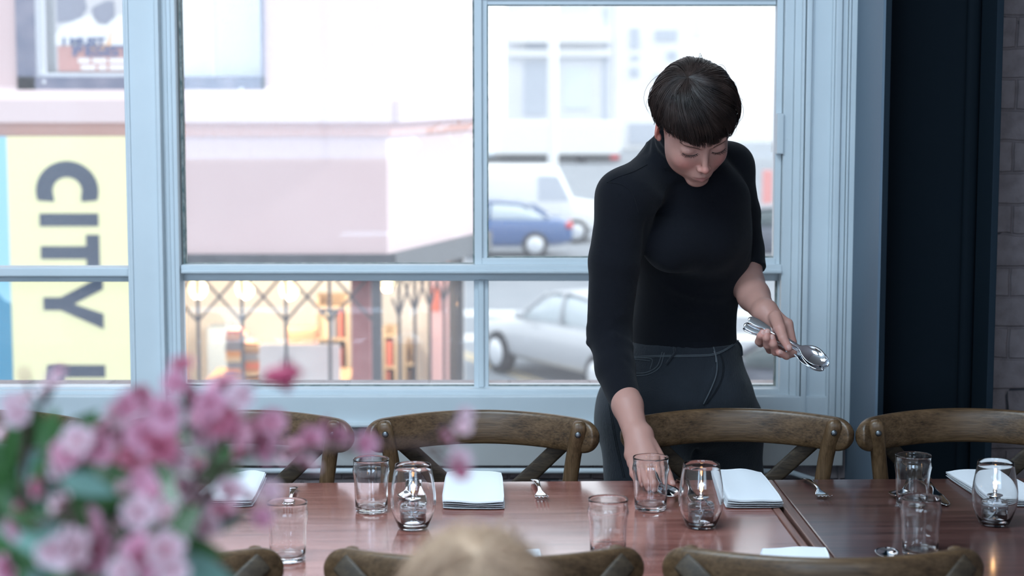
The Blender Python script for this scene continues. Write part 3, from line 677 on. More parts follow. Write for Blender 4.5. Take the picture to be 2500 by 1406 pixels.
sl = [R3(1781, 408, 4.27, .052), R3(1805, 520, 4.32, .045), R3(1815, 610, 4.325, .0455), R3(1824, 660, 4.30, .0435)]
# head frame
HP, HY, HR = math.radians(42.5), math.radians(11), math.radians(-5.5)
Rh = np.array(Matrix.Rotation(HR, 3, 'Y') @ Matrix.Rotation(HY, 3, 'Z') @ Matrix.Rotation(HP, 3, 'X'))
Oh = P(1695, 302, 4.03)
def hw(*l): return Rh@np.array(l, float)+Oh
def head_fn():
    S = SDF()
    S.add(f_el((0, .014, .036), (.0740, .094, .084)), 0)
    S.add(f_el((0, -.026, -.022), (.0665, .064, .066)), .02)
    S.add(f_el((0, -.030, -.064), (.0570, .052, .043)), .025)
    S.add(f_el((0, -.071, -.096), (.0235, .0170, .0145)), .016)
    for s in (-1, 1):
        S.add(f_el((s*.034, -.059, -.036), (.021, .020, .020)), .018)
        S.add(f_rc((s*.012, -.0845, .0165), (s*.043, -.0715, .0185), .0065, .005), .010)
        S.add(f_el((s*.031, -.0905, .0005), (.0165, .0085, .0095)), .010, 's')
        S.add(f_el((s*.031, -.0715, -.0020), (.0175, .0130, .0120)), .005)
        S.add(f_rc((s*.0185, -.0815, -.0095), (s*.044, -.0750, -.0085), .0020, .0018), .004)
    S.add(f_rc((0, -.0835, .008), (0, -.1020, -.033), .0048, .0068), .010)
    S.add(f_el((0, -.1045, -.0365), (.0082, .0078, .0075)), .005)
    for s in (-1, 1):
        S.add(f_el((s*.0098, -.0960, -.0400), (.0056, .0078, .0056)), .005)
    for s in (-1, 1): S.add(f_el((s*.0058, -.1030, -.0475), (.0028, .0042, .0036)), .002, 's')
    S.add(f_el((0, -.0790, -.066), (.025, .018, .022)), .012)
    S.add(f_rc((0, -.0965, -.050), (0, -.0965, -.056), .0016, .0022), .005, 's')
    for s in (-1, 1):
        S.add(f_rc((s*.0195, -.0875, -.0672), (s*.0035, -.0955, -.0632), .0018, .0038), .004)
        S.add(f_rc((s*.0165, -.0875, -.0700), (0, -.0945, -.0730), .0018, .0046), .004)
    for s in (-1, 1): S.add(f_rc((s*.0235, -.0905, -.0675), (0, -.1005, -.0680), .0006, .0010), .0022, 's')
    S.add(f_rc((-.012, -.0955, -.0830), (.012, -.0955, -.0830), .003, .003), .006, 's')
    for s in (-1, 1):
        S.add(f_el((s*.0765, .010, -.004), (.0055, .0185, .0310), np.array(Matrix.Rotation(s*math.radians(24), 3, 'Z') @ Matrix.Rotation(-.15, 3, 'X'))), .004)
        S.add(f_el((s*.0835, .006, .002), (.0045, .0100, .0175)), .003, 's')
        S.add(f_el((s*.0745, -.001, -.028), (.0050, .0085, .0095)), .004)
    return S
HEAD = head_fn()
def f_head():
    def f(p): return HEAD.ev((p-Oh)@Rh)
    return f, Oh-.16, Oh+.16
body = SDF()
body.add(f_loft([(r[0], r[1], r[2], r[3], r[4], r[5]) for r in torso], .014), 0)
body.chain([(a, b, c, r-.012) for a, b, c, r in sh[:4]], .01, .03)
nk0 = P(1655, 405, 4.20); nk1 = hw(0, .030, -.045)
body.add(f_rc(nk0, nk1, .054, .050), .025)
body.add(f_head(), .018)
# right forearm and hand reaching down to the table
# left forearm coming forward with the spoons
body.chain([(a, b, c, r-.010) for a, b, c, r in sl], .012, .03)
body.chain([R3(1815, 640, 4.31, .037), R3(1823, 690, 4.26, .0385), R3(1840, 722, 4.20, .0355), R3(1862, 756, 4.13, .0265)], .010, .01)
hips = [row(1672, 832, 4.37, 135, .104, YAW), row(1668, 880, 4.375, 148, .112, YAW), row(1654, 940, 4.385, 186, .122, -18), row(1652, 1000, 4.39, 199, .124, -12), row(1655, 1050, 4.39, 198, .118, -8), row(1657, 1090, 4.40, 180, .085, -8), row(1657, 1150, 4.41, 150, .035, -8)]
legs = [[R3(1577, 1030, 4.345, .110), R3(1583, 1170, 4.33, .098), (.315, 4.36, .50, .064), (.315, 4.41, .34, .060), (.315, 4.43, .085, .043)],
        [R3(1764, 1040, 4.44, .098), R3(1768, 1170, 4.45, .090), (.50, 4.47, .50, .060), (.505, 4.52, .34, .057), (.51, 4.53, .085, .042)]]
body.add(f_loft(hips, .014), .02)
for l in legs: body.chain([(a, b, c, r-.010) for a, b, c, r in l], .02, .02)
for x, y in ((.315, 4.43), (.51, 4.53)): body.add(f_rc((x, y, .055), (x-.01, y-.13, .035), .036, .026), .02)
def hand(S, wrist, palm, fingers, kp=.010):
    H = SDF()
    for q in palm: H.add(f_rc(wrist[:3], q[:3], wrist[3], q[3]), kp)
    fs = []
    for c in fingers:
        Fg = SDF().chain(c, .0025); fs.append(Fg)
    lo = np.min([a for (f, a, b), k, o in H.p]+[a for g in fs for (f, a, b), k, o in g.p], axis=0); hi = np.max([b for (f, a, b), k, o in H.p]+[b for g in fs for (f, a, b), k, o in g.p], axis=0)
    def f(p):
        d = H.ev(p); e = np.full(len(p), .3)
        for g in fs: e = smin(e, g.ev(p), .0012)
        return smin(d, e, .006)
    S.add((f, lo, hi), .008)
# right hand (reaching down, fingertips on the spoon); r in metres
rf = [R3(1488, 815, 4.09, .036), R3(1503, 900, 4.03, .033), R3(1532, 990, 3.945, .0315), R3(1550, 1050, 3.895, .0265)]
body.chain(rf, .012, .01)
wr = R3(1560, 1066, 3.885, .0265)
palmR = [R3(1596, 1122, 3.835, .0130), R3(1580, 1132, 3.825, .0135), R3(1562, 1134, 3.830, .0130), R3(1545, 1130, 3.845, .0120), R3(1540, 1110, 3.86, .0140)]
fingR = [[R3(1597, 1120, 3.838, .0112), R3(1609, 1156, 3.790, .0098), R3(1611, 1178, 3.772, .0085), R3(1607, 1190, 3.768, .0074)],
         [R3(1580, 1130, 3.830, .0112), R3(1590, 1162, 3.775, .0100), R3(1597, 1182, 3.758, .0087), R3(1599, 1193, 3.757, .0076)],
         [R3(1562, 1133, 3.833, .0108), R3(1569, 1163, 3.785, .0096), R3(1577, 1180, 3.770, .0084), R3(1581, 1190, 3.770, .0074)],
         [R3(1545, 1129, 3.847, .0098), R3(1547, 1156, 3.805, .0084), R3(1556, 1173, 3.795, .0074), R3(1562, 1181, 3.793, .0066)],
         [R3(1590, 1085, 3.87, .0135), R3(1616, 1128, 3.845, .0115), R3(1630, 1160, 3.815, .0098), R3(1640, 1183, 3.79, .0080)]]
hand(body, wr, palmR, fingR)
# left hand round the spoon handles
wl = R3(1869, 762, 4.115, .0240)
palmL = [R3(1921, 792, 4.085, .0120), R3(1910, 800, 4.105, .0130), R3(1896, 803, 4.115, .0125), R3(1880, 800, 4.115, .0115), R3(1892, 792, 4.075, .0150)]
fingL = [[R3(1924, 790, 4.085, .0105), R3(1934, 835, 4.070, .0096), R3(1936, 862, 4.050, .0085), R3(1920, 869, 4.030, .0080), R3(1902, 861, 4.020, .0072)],
         [R3(1910, 802, 4.105, .0105), R3(1907, 862, 4.075, .0096), R3(1893, 858, 4.035, .0090), R3(1888, 840, 4.018, .0085), R3(1884, 823, 4.020, .0076)],
         [R3(1897, 804, 4.115, .0100), R3(1880, 853, 4.075, .0092), R3(1873, 842, 4.030, .0087), R3(1871, 825, 4.016, .0082), R3(1873, 810, 4.020, .0073)],
         [R3(1881, 800, 4.115, .0094), R3(1857, 838, 4.070, .0083), R3(1852, 834, 4.040, .0079), R3(1856, 820, 4.026, .0074), R3(1862, 811, 4.026, .0066)],
         [R3(1893, 775, 4.070, .0150), R3(1904, 802, 4.035, .0125), R3(1912, 825, 4.015, .0102), R3(1925, 849, 4.005, .0082)]]
hand(body, wl, palmL, fingL)

def skin_color(V):
    q = (V-Oh)@Rh; n = len(V)
    C = np.tile(np.array([.42, .222, .180]), (n, 1))
    x, y, z = q[:, 0], q[:, 1], q[:, 2]; ax = abs(x)
    def g(cx, cy, cz, sx, sy, sz, both=False):
        xx_ = ax if both else x
        return np.exp(-(((xx_-cx)/sx)**2+((y-cy)/sy)**2+((z-cz)/sz)**2))
    def mixc(w_, c): nonlocal C; w_ = np.clip(w_, 0, 1)[:, None]; C = C*(1-w_)+np.array(c)*w_
    mixc(.55*g(.038, -.08, -.036, .020, .03, .017, True), (.55, .19, .16))
    mixc(.55*g(0, -.11, -.036, .013, .02, .012), (.56, .20, .165))
    mixc(.7*g(.08, .01, 0, .014, .03, .035, True), (.70, .18, .13))
    mixc(.30*g(.031, -.086, .0, .016, .012, .009, True), (.40, .20, .17))
    d = np.minimum(f_rc((-.0185, -.0875, -.0685), (0, -.0960, -.0685), .0020, .0062)[0](q), f_rc((.0185, -.0875, -.0685), (0, -.0960, -.0685), .0020, .0062)[0](q))
    mixc(.62*np.clip(1-d/.0016, 0, 1), (.37, .13, .12))
    mixc(.8*g(.0058, -.104, -.0475, .0034, .006, .0042, True), (.12, .05, .045))
    # knuckles and finger tips a little redder
    for c in fingR+fingL:
        for k, w_ in ((1, .35), (-1, .6)):
            p = np.array(c[k][:3]); mixc(w_*np.exp(-((np.linalg.norm(V-p, axis=1)/.012)**2)), (.56, .21, .17))
    return C
def add_color(me, C):
    a = me.color_attributes.new('Col', 'FLOAT_COLOR', 'POINT'); a.data.foreach_set('color', np.c_[C, np.ones(len(C))].astype(np.float32).ravel())
pr = thing("person", "standing person with short dark hair, black turtleneck and charcoal jeans, bending over the table", "person", (.40, 4.42, 0))
V, Q = body.mesh(.0022); me = fastmesh(V, Q); add_color(me, skin_color(np.array([v.co[:] for v in me.vertices]) if len(me.vertices) != len(V) else V))
bo = link('body', me, M_['skin'], pr, False, True)

# sweater
sw = SDF(); sw.add(f_loft(torso), 0)
for a, b in ((R3(1650, 385, 4.20, .062), sh[0]), (R3(1665, 375, 4.20, .058), sl[0])):
    sw.add(f_rc(a[:3], b[:3], a[3]*.92, b[3]*.93), .03)
sw.chain(sh[:3], .012, .035)
sw.chain(sh[2:], .012, .012, clip=True)
sw.chain(sl, .012, .03, clip=True)
p = P(1725, 590, 4.17); sw.add(f_el(p, (.062, .050, .060)), .04)
p = P(1640, 600, 4.14); sw.add(f_el(p, (.062, .050, .060)), .04)
ctop = hw(.0, .040, -.050)
sw.add(f_rc(nk0, ctop, .068, .0605, True), .022)
collar_ax = (ctop-nk0)/np.linalg.norm(ctop-nk0)
elb = np.array(sh[2][:3]); cuf = np.array(sh[4][:3])
def fold(p, a, b, r):  # distance to a segment -> bump
    a = np.array(a); b = np.array(b); ab = b-a; t = np.clip((p-a)@ab/(ab@ab), 0, 1); d = np.linalg.norm(p-a-t[:, None]*ab, axis=1); return np.exp(-(d/r)**2)
FO = [(P(1433, 838, 4.08), P(1500, 823, 4.035), .008, .0055), (P(1500, 823, 4.035), P(1545, 845, 4.05), .009, .003), (P(1436, 800, 4.08), P(1490, 792, 4.04), .008, .0025), (P(1440, 775, 4.08), P(1520, 770, 4.04), .009, .002),
      (P(1450, 862, 4.06), P(1530, 880, 4.00), .010, -.002), (P(1560, 480, 4.06), P(1585, 640, 4.09), .013, -.006), (P(1820, 470, 4.20), P(1818, 620, 4.22), .010, -.004),
      (P(1590, 700, 4.2), P(1790, 745, 4.22), .012, .0025), (P(1580, 745, 4.22), P(1800, 790, 4.25), .010, .002), (P(1600, 790, 4.24), P(1760, 800, 4.24), .009, -.002), (P(1600, 640, 4.1), P(1720, 690, 4.15), .014, .0025),
      (P(1560, 455, 4.06), P(1640, 500, 4.09), .012, .003), (P(1600, 520, 4.08), P(1640, 450, 4.1), .012, .003), (P(1540, 835, 4.25), P(1800, 835, 4.27), .006, -.0015)]
def sw_post(p, d):
    m = np.abs(d) < .03
    if m.any():
        q = p[m]; e = np.zeros(len(q))
        for a, b, r, h in FO: e += h*fold(q, a, b, r)
        t = (q-nk0)@collar_ax; L = np.linalg.norm(ctop-nk0)
        rr = np.linalg.norm(q-nk0-t[:, None]*collar_ax, axis=1)
        e += .0016*np.exp(-((rr-.066)/.02)**2)*(np.sin(t*260))*((t > .02) & (t < L))
        e += .0012*np.sin(q[:, 0]*31+q[:, 2]*22)*np.sin(q[:, 2]*17+q[:, 1]*23)
        d = d.copy(); d[m] = d[m]-e
    return d
sw.post = sw_post
V, Q = sw.mesh(.0034); link('turtleneck', fastmesh(V, Q), M_['knit'], pr, False, True)

# jeans
jn = SDF(); jn.add(f_loft(hips), 0)
for l in legs: jn.chain(l, .018, .05)
JF = [(P(1700, 1000, 4.27), P(1830, 930, 4.30), .010, .002), (P(1700, 990, 4.27), P(1800, 900, 4.28), .009, .0018), (P(1560, 960, 4.26), P(1700, 985, 4.26), .016, .002), (P(1715, 985, 4.25), P(1748, 900, 4.26), .007, .004), (P(1697, 1030, 4.3), P(1697, 1170, 4.3), .010, -.01)]
def jn_post(p, d):
    m = np.abs(d) < .03
    if m.any():
        q = p[m]; e = .0012*np.sin(q[:, 0]*25+q[:, 2]*31)*np.sin(q[:, 2]*14+q[:, 0]*19)
        for a, b, r, h in JF: e += h*fold(q, a, b, r)
        d = d.copy(); d[m] = d[m]-e
    return d
jn.post = jn_post
V, Q = jn.mesh(.004); je = link('jeans', fastmesh(V, Q), M_['denim'], pr, False, True)
def on_surface(S, pts, n, lift=.0008, y0=3.9):
    c = catmull([(x, y, 0) for x, y in pts], n)[:, :2]; out = []
    for x, y in c:
        h = trace(S, x, y, y0)
        if h is not None: out.append(h)
    out = np.array(out); return out+S.grad(out)*lift
def seam(name, lines, r, m, n=26, S=jn, lift=.0008, flat=1.0, parent=pr):
    mb = MB()
    for l in lines:
        try: q = on_surface(S, l, n, lift)
        except Exception: continue
        if len(q) > 3: mb.tube(q, r, 6)
    if mb.v: return mb.build(name, m, parent, True, True)
wl_ = [(1540, 872), (1600, 868), (1680, 867), (1745, 863), (1790, 840), (1806, 826)]
seam('waistband', [wl_, [(x, y+3) for x, y in wl_]], .0011, M_['denim_light'])
seam('pocket_edge', [[(1548, 912), (1580, 909), (1605, 893), (1617, 860)], [(1550, 918), (1583, 914), (1611, 896), (1622, 862)]], .0011, M_['denim_light'])
seam('coin_pocket', [[(1536, 873), (1560, 874), (1592, 877), (1588, 900)], [(1538, 877), (1560, 878), (1587, 881)]], .0009, M_['denim_light'])
seam('fly', [[(1742, 848), (1750, 880), (1748, 915), (1735, 950), (1718, 985)]], .0016, M_['denim_light'])
seam('fly_stitching', [[(1757, 862), (1764, 890), (1760, 925), (1745, 955), (1724, 985)], [(1760, 862), (1767, 890), (1763, 925), (1748, 955), (1727, 985)]], .0008, M_['denim_dark'])
seam('zip', [[(1743, 858), (1747, 870), (1748, 884)]], .0017, M_['bolt'])
seam('belt_loop', [[(1647, 851), (1648, 862), (1640, 872), (1630, 886)]], .0030, M_['denim'], lift=.003)
seam('belt_loop', [[(1800, 836), (1806, 848), (1808, 866)]], .0030, M_['denim'], lift=.003)
seam('side_seam', [[(1487, 985), (1494, 1030), (1505, 1090), (1522, 1165)], [(1491, 985), (1498, 1030), (1509, 1090), (1526, 1165)]], .0009, M_['denim_dark'])
seam('shoulder_seam', [[(1482, 446), (1510, 432), (1545, 420), (1580, 402)], [(1486, 445), (1520, 452), (1545, 475), (1560, 520)]], .0009, M_['knit'], S=sw, lift=.0004)
sh_ = SDF()
for x, y in ((.315, 4.43), (.51, 4.53)):
    S2 = SDF(); S2.add(f_rc((x, y, .055), (x-.01, y-.14, .036), .046, .034), 0); S2.add(f_rc((x, y+.02, .045), (x-.01, y-.15, .032), .040, .030), .02); S2.add(f_rc((x, y, .05), (x, y-.01, .14), .048, .050), .02)
    def flo(p, d): return np.maximum(d, .002-p[:, 2])
    S2.post = flo; V, Q = S2.mesh(.005); link('boot', fastmesh(V, Q), M_['leather'], pr, False, True)

# nails on the visible fingers
def nail(tip, before, nrm, w_=.0052, l=.0062):
    tip = np.array(tip[:3]); d = tip-np.array(before[:3]); d /= np.linalg.norm(d); n_ = np.array(nrm, float); n_ -= (n_@d)*d; n_ /= np.linalg.norm(n_); s = np.cross(d, n_)
    c = tip+d*.0010; h = trace_dir(body, c+n_*.016, -n_)
    if h is None: return
    V = []; nn = 9
    for i in range(nn):
        for j in range(nn):
            a, b = -1+2*i/(nn-1), -1+2*j/(nn-1); q = h+d*(l*.8*a*(math.sqrt(1-.35*b*b)))+s*(w_*b*math.sqrt(1-.30*a*a))
            g = trace_dir(body, q+n_*.006, -n_)
            V.append((g if g is not None else q)+n_*.0004)
    return V, [(i*nn+j, i*nn+j+1, (i+1)*nn+j+1, (i+1)*nn+j) for i in range(nn-1) for j in range(nn-1)]
def trace_dir(S, o, d):
    t = 0
    for _ in range(60):
        p = o+d*t; v = S.ev(p[None])[0]
        if v < .0002: return p
        t += max(v*.8, .0002)
        if t > .03: return None
for c, n_ in [(fingL[1], (0, -1, .1)), (fingL[2], (0, -1, .1)), (fingL[3], (0, -1, .1)), (fingL[4], (.3, -1, .2)), (fingL[0], (-.2, -.8, .6)), (fingR[4], (.3, -.6, .8)), (fingR[0], (.1, -1, .2)), (fingR[1], (0, -1, .2)), (fingR[2], (0, -1, .2)), (fingR[3], (0, -1, .2))]:
    q = nail(c[-1], c[-2], n_, c[-1][3]*.70, c[-1][3]*.85)
    if q: MB().add(*q).build('fingernail', M_['nail'], pr, True, True)

# brows, lashes, lid creases
def head_surf(x, z, y0=-.14, lift=0):
    y = y0
    for _ in range(80):
        v = HEAD.ev(np.array([[x, y, z]]))[0]
        if v < .0002: break
        y += max(v*.8, .0002)
        if y > 0: break
    return np.array([x, y-lift, z])
for s in (-1, 1):
    mb = MB(); R = random.Random(5)
    for k in range(150):
        t = k/149; x = s*(.013+.033*t); z = .0120+.0030*math.sin(t*2.4)-.002*t*t+R.uniform(-.0030, .0030)*(1-.6*t)
        a = head_surf(x, z, lift=.0003); b = head_surf(x+s*R.uniform(.003, .0055), z+R.uniform(-.0002, .0016)-.0012*t, lift=.0009)
        mb.tube([hw(*a), hw(*((a+b)/2-np.array([0, .0003, 0]))), hw(*b)], .00016, 4)
    mb.build('eyebrow', M_['brow'], pr, True, True)
    mb = MB(); R = random.Random(9)
    for k in range(34):
        t = -1+2*k/33+R.uniform(-.03, .03); x0 = s*.031+t*.0150; z0 = -.0088+.0045*(t*t)
        a = head_surf(x0, z0); L = (.0060-.0013*t*t)*R.uniform(.65, 1.1)
        out = t*s*.0; dx = t*.0035+s*.0012+R.uniform(-.0006, .0006)
        mb.sweep([hw(*a), hw(*(a+np.array([dx*.4, -L*.55, -L*.35]))), hw(*(a+np.array([dx, -L*.95, -L*.42]))), hw(*(a+np.array([dx*1.5, -L*1.15, -L*.25])))], (1, 0, 0), [.0003, .00026, .0002, .0001], [.0003, .00026, .0002, .0001], n=4, e=2)
    ln = [hw(*head_surf(s*.031+t*.0152, -.0092+.0046*t*t, lift=.0003)) for t in np.linspace(-1, 1, 16)]
    mb.tube(ln, .0004, 5)
    mb.build('eyelashes', M_['lash'], pr, True, True)
    ln = [hw(*head_surf(s*.031+t*.0150, .0062-.0045*t*t, lift=.0000)) for t in np.linspace(-1, 1, 14)]

# ------------------------------------------------------------------ hair
def hair_object(name, mt, parent, to_w, C0, RR, whorl, edge, n, seed, r=.00045, cap=None, swirl=.5, lift=.035, tousle=.05, fly=30, clumps=190):
    """strands run over an ellipsoid from the whorl to an edge given by elevation z=edge(x,y)"""
    R = np.random.default_rng(seed); C0 = np.array(C0); RR = np.array(RR); W = np.array(whorl, float); W /= np.linalg.norm(W)
    a = np.cross(W, (0, 1, 0)); a /= np.linalg.norm(a); b = np.cross(W, a)
    cl = R.random((clumps, 4))
    V = []; Fc = []; NP = 15
    mb_v = []; base = 0
    for i in range(n):
        ci = R.integers(clumps); ph = 2*math.pi*cl[ci, 0]; off = R.normal()*.085; cs = swirl*(.35+1.5*cl[ci, 1])
        # march along the great circle until the hair line
        s0 = abs(R.normal())*.25 if R.random() < .5 else R.random()*1.4
        ths = np.linspace(s0, 2.9, 70); hit = None
        pts = []
        for th in ths:
            q = ph+off*(1-.62*min(th/2.2, 1))+cs*th*.35+.14*math.sin(th*2.4+cl[ci, 2]*6)
            d = math.cos(th)*W+math.sin(th)*(math.cos(q)*a+math.sin(q)*b)
            p = C0+d*RR
            pts.append((p, d))
            if p[2] < edge(p[0], p[1])+(cl[ci, 3]-.35)*.018+R.normal()*.0012 and th > s0+.12: break
        if len(pts) < 4: continue
        D = np.array([x[1] for x in pts]); L = len(D); u = np.linspace(0, L-1, NP); D = np.stack([np.interp(u, np.arange(L), D[:, k]) for k in range(3)], 1)
        t = np.linspace(0, 1, NP); th0 = s0+(L/70)*2.7*t
        h = 1+(lift*np.sin(np.clip(th0*1.6, 0, 3.1))*.6+tousle*(cl[ci, 2]-.45)*np.sin(t*math.pi*.85)+R.random()*.018*np.sin(t*2.6)-.012+tousle*.5*(cl[ci, 3]-.5)*t)
        if i < fly: h = h+R.random()*.13*np.sin(t*math.pi)*(.6+.4*R.random()); D = D+np.outer(np.sin(t*3), R.normal(size=3)*.07)
        p = C0+D*RR*h[:, None]
        mb_v.append((np.array([to_w(*x) for x in p]), r*(1-.85*t**3)*(1 if i >= fly else .7)))
    mb = MB(); allV = []; allF = []; k = 0
    for p, rr in mb_v:
        tn = np.gradient(p, axis=0); tn /= np.linalg.norm(tn, axis=1)[:, None]+1e-9
        rf_ = np.array([.3, .2, .9]); s = np.cross(tn, rf_); s /= np.linalg.norm(s, axis=1)[:, None]+1e-9; u2 = np.cross(s, tn)
        ring = [p+(s*math.cos(q)+u2*math.sin(q))*rr[:, None] for q in (0, 2.094, 4.189)]
        allV.append(np.stack(ring, 1).reshape(-1, 3)); m = len(p)
        i = np.arange(m-1)[:, None]*3; j = np.arange(3)[None]; j2 = (j+1) % 3
        allF.append((np.stack([i+j, i+j2, i+3+j2, i+3+j], -1).reshape(-1, 4))+k); k += m*3
    Vh, Fh = np.concatenate(allV), np.concatenate(allF)
    if cap is not None:
        Vc, Qc = cap; Fh = np.concatenate([Fh, Qc+len(Vh)]); Vh = np.concatenate([Vh, Vc])
    return link(name, fastmesh(Vh, Fh), mt, parent, False, True)
HC, HRR = (0, .014, .036), (.0865, .103, .0935)
def hedge(x, y):
    # lower edge of the hair in head coordinates: fringe in front, over the ears, nape
    f = .0165 if y < -.045 else (.0165+(y+.045)*(-.12) if y < .02 else .009-(y-.02)*.75)
    if y < -.02: f += .012*max(0, (abs(x)-.045)/.03)*(1 if x < 0 else .3)-.004*math.cos(x*60)
    if x > .03: f -= .014*min((x-.03)/.03, 1)
    return f
cp_ = SDF(); cp_.add(f_el(HC, (HRR[0]-.004, HRR[1]-.004, HRR[2]-.003)), 0)
def cap_post(p, d):
    x, y, z = p.T
    f = np.where(y < -.045, .0165, np.where(y < .02, .0165-(y+.045)*.12, .009-(y-.02)*.75))+.010
    return smax(d, f-z, .008)
cp_.post = cap_post
Vc, Qc = cp_.mesh(.004); Vc = np.array(Vc)@Rh.T+Oh
hair_object('hair', M_['hair'], pr, hw, HC, HRR, (-.30, -.02, .95), hedge, 5200, 3, r=.00062, cap=(Vc, Qc), tousle=.15, swirl=.6, fly=60)

# ------------------------------------------------------------------ spoons in and under the hands
def free_spoon(bowl_tip, handle_end, label, face=(0, -1, .35), scale=1.0):
    o = bpy.data.objects.new('spoon', MS['spoon']); COL.objects.link(o)
    y = np.array(bowl_tip)-np.array(handle_end); L = np.linalg.norm(y); y /= L; z = np.array(face, float); z -= (z@y)*y; z /= np.linalg.norm(z); x = np.cross(y, z)
    s = L/.195; o.matrix_basis = Matrix([[*(np.array([x[i], y[i], z[i]])*s), (np.array(handle_end)+y*.125*s)[i]] for i in range(3)]+[[0, 0, 0, 1]])
    tag(o, label, 'spoon', None); return o
free_spoon(P(2012, 886, 4.045), P(1826, 778, 4.055), 'uppermost polished spoon of the three held by the standing person, bowl facing the viewer', (-.05, -1, .55))
free_spoon(P(2020, 894, 4.052), P(1815, 793, 4.060), 'middle polished spoon of the three held by the standing person', (-.05, -1, .50))
free_spoon(P(2006, 912, 4.035), P(1812, 805, 4.062), 'lowest polished spoon of the three held by the standing person, seen nearly edge on', (.1, -.35, 1))
tip = T(1644, 1222, .7555); he = P(1580, 1150, 3.84); he[2] = .790
free_spoon(tip, tip+(he-tip)/np.linalg.norm(he-tip)*.19, 'steel spoon being laid on the table under the reaching fingers', (0, -.3, 1))

# ------------------------------------------------------------------ the seated person in the foreground
YS = 1.68
pb2 = thing('person', 'blurred seated person with blond hair at the bottom edge, back turned', 'person', (P(1160, 1406, YS)[0], YS-.08, 0))
hc = P(1160, 1420, YS); top = P(1160, 1300, YS)[2]; hc[2] = top-.079
b2 = SDF(); X0 = hc[0]
b2.add(f_el(hc, (.060, .076, .070)), 0); b2.add(f_el(hc+np.array([0, .025, -.06]), (.048, .055, .050)), .03)
b2.add(f_rc(hc+np.array([0, -.01, -.08]), (X0, YS-.03, .90), .048, .055), .03)
b2.add(f_loft([(.46, X0, YS-.10, .16, .12, 0), (.6, X0, YS-.09, .13, .10, 0), (.75, X0, YS-.07, .15, .105, 0), (.86, X0, YS-.05, .165, .09, 0), (.93, X0, YS-.04, .10, .06, 0)]), .03)
for s in (-1, 1):
    b2.chain([(X0+s*.155, YS-.04, .87, .045), (X0+s*.17, YS+.0, .66, .036), (X0+s*.12, YS+.18, .60, .026), (X0+s*.10, YS+.24, .60, .024)], .012, .02)
    b2.chain([(X0+s*.08, YS-.08, .50, .075), (X0+s*.10, YS+.28, .50, .055), (X0+s*.10, YS+.28, .28, .048), (X0+s*.10, YS+.26, .06, .036)], .02, .03); b2.add(f_rc((X0+s*.10, YS+.26, .05), (X0+s*.11, YS+.38, .034), .038, .028), .02)
V, Q = b2.mesh(.008); me = fastmesh(V, Q); add_color(me, np.tile(np.array([.66, .42, .35]), (len(me.vertices), 1))); link('body', me, M_['skin'], pb2, False, True)
clt = SDF(); clt.add(f_loft([(.45, X0, YS-.10, .175, .13, 0), (.6, X0, YS-.09, .145, .115, 0), (.75, X0, YS-.07, .165, .12, 0), (.86, X0, YS-.05, .18, .105, 0), (.90, X0, YS-.04, .12, .075, 0)]), .03)
for s in (-1, 1): clt.chain([(X0+s*.155, YS-.04, .865, .056), (X0+s*.17, YS+.0, .66, .045), (X0+s*.13, YS+.15, .60, .036)], .012, .02, clip=True)
V, Q = clt.mesh(.008); M_['grey_knit'] = mat('grey_knit', (.25, .24, .24), .9); link('jumper', fastmesh(V, Q), M_['grey_knit'], pb2, False, True)
tr = SDF(); tr.add(f_loft([(.455, X0, YS-.10, .172, .135, 0), (.55, X0, YS-.09, .155, .118, 0)]), .03)
for s in (-1, 1): tr.chain([(X0+s*.08, YS-.08, .51, .085), (X0+s*.10, YS+.28, .50, .065), (X0+s*.10, YS+.28, .28, .056), (X0+s*.10, YS+.26, .12, .050)], .02, .03)
V, Q = tr.mesh(.009); link('trousers', fastmesh(V, Q), M_['denim'], pb2, False, True)
cp2 = SDF(); cp2.add(f_el((0, 0, 0), (.064, .080, .073)), 0); cp2.post = lambda p, d: smax(d, -.03-p[:, 2]-np.clip(-p[:, 1], -.1, .1)*.5, .01)
V, Q = cp2.mesh(.005); V = np.array(V)+hc
hair_object('hair', M_['blond'], pb2, lambda x, y, z: np.array([x, y, z])+hc, (0, 0, 0), (.068, .084, .077), (.02, -.42, .90), lambda x, y: -.05-.4*(-y), 3800, 11, r=.0005, cap=(V, Q), tousle=.14, fly=900)
st = thing('stool', 'plain round wooden stool under the seated person', 'stool', (X0, YS-.08, 0))
MB().lathe([(.001, .37), (.17, .37), (.175, .375), (.175, .395), (.17, .40), (.001, .40)], n=40).build('seat', M_['chair'], st, True)
for k in range(4):
    a = k*math.pi/2+.78; MB().tube([(.13*math.cos(a), .13*math.sin(a), .369), (.17*math.cos(a), .17*math.sin(a), .003)], .016, 10).build('leg', M_['chairz'], st, True)
# ------------------------------------------------------------------ the street outside
SZ = -3.0
def amat(n, c, r=.8, **k): M_[n] = mat(n, c, r, **k); return M_[n]
amat('pink_stucco', (.67, .525, .54), .9, var=(.64, .49, .505), vscale=1.5); amat('pink_trim', (.68, .56, .58), .8); amat('salmon_band', (.66, .40, .36), .8)  # the salmon colour carries the shade under the ledge
amat('navy_frame', (.10, .12, .20), .6, var=(.22, .22, .30), vscale=6); amat('cream_frame', (.70, .74, .80), .7); amat('lintel', (.035, .045, .06), .8, var=(.07, .08, .10), vscale=8)
amat('iron_gate', (.09, .095, .11), .8); amat('cream_interior', (.82, .79, .74), .9); amat('shop_floor', (.5, .42, .34), .8); amat('oxblood', (.42, .16, .17), .8, var=(.5, .24, .25), vscale=10)
amat('asphalt', (.235, .26, .29), .9, var=(.28, .30, .33), vscale=.6); amat('road_white', (.7, .7, .7), .8); amat('road_yellow', (.62, .50, .30), .8)
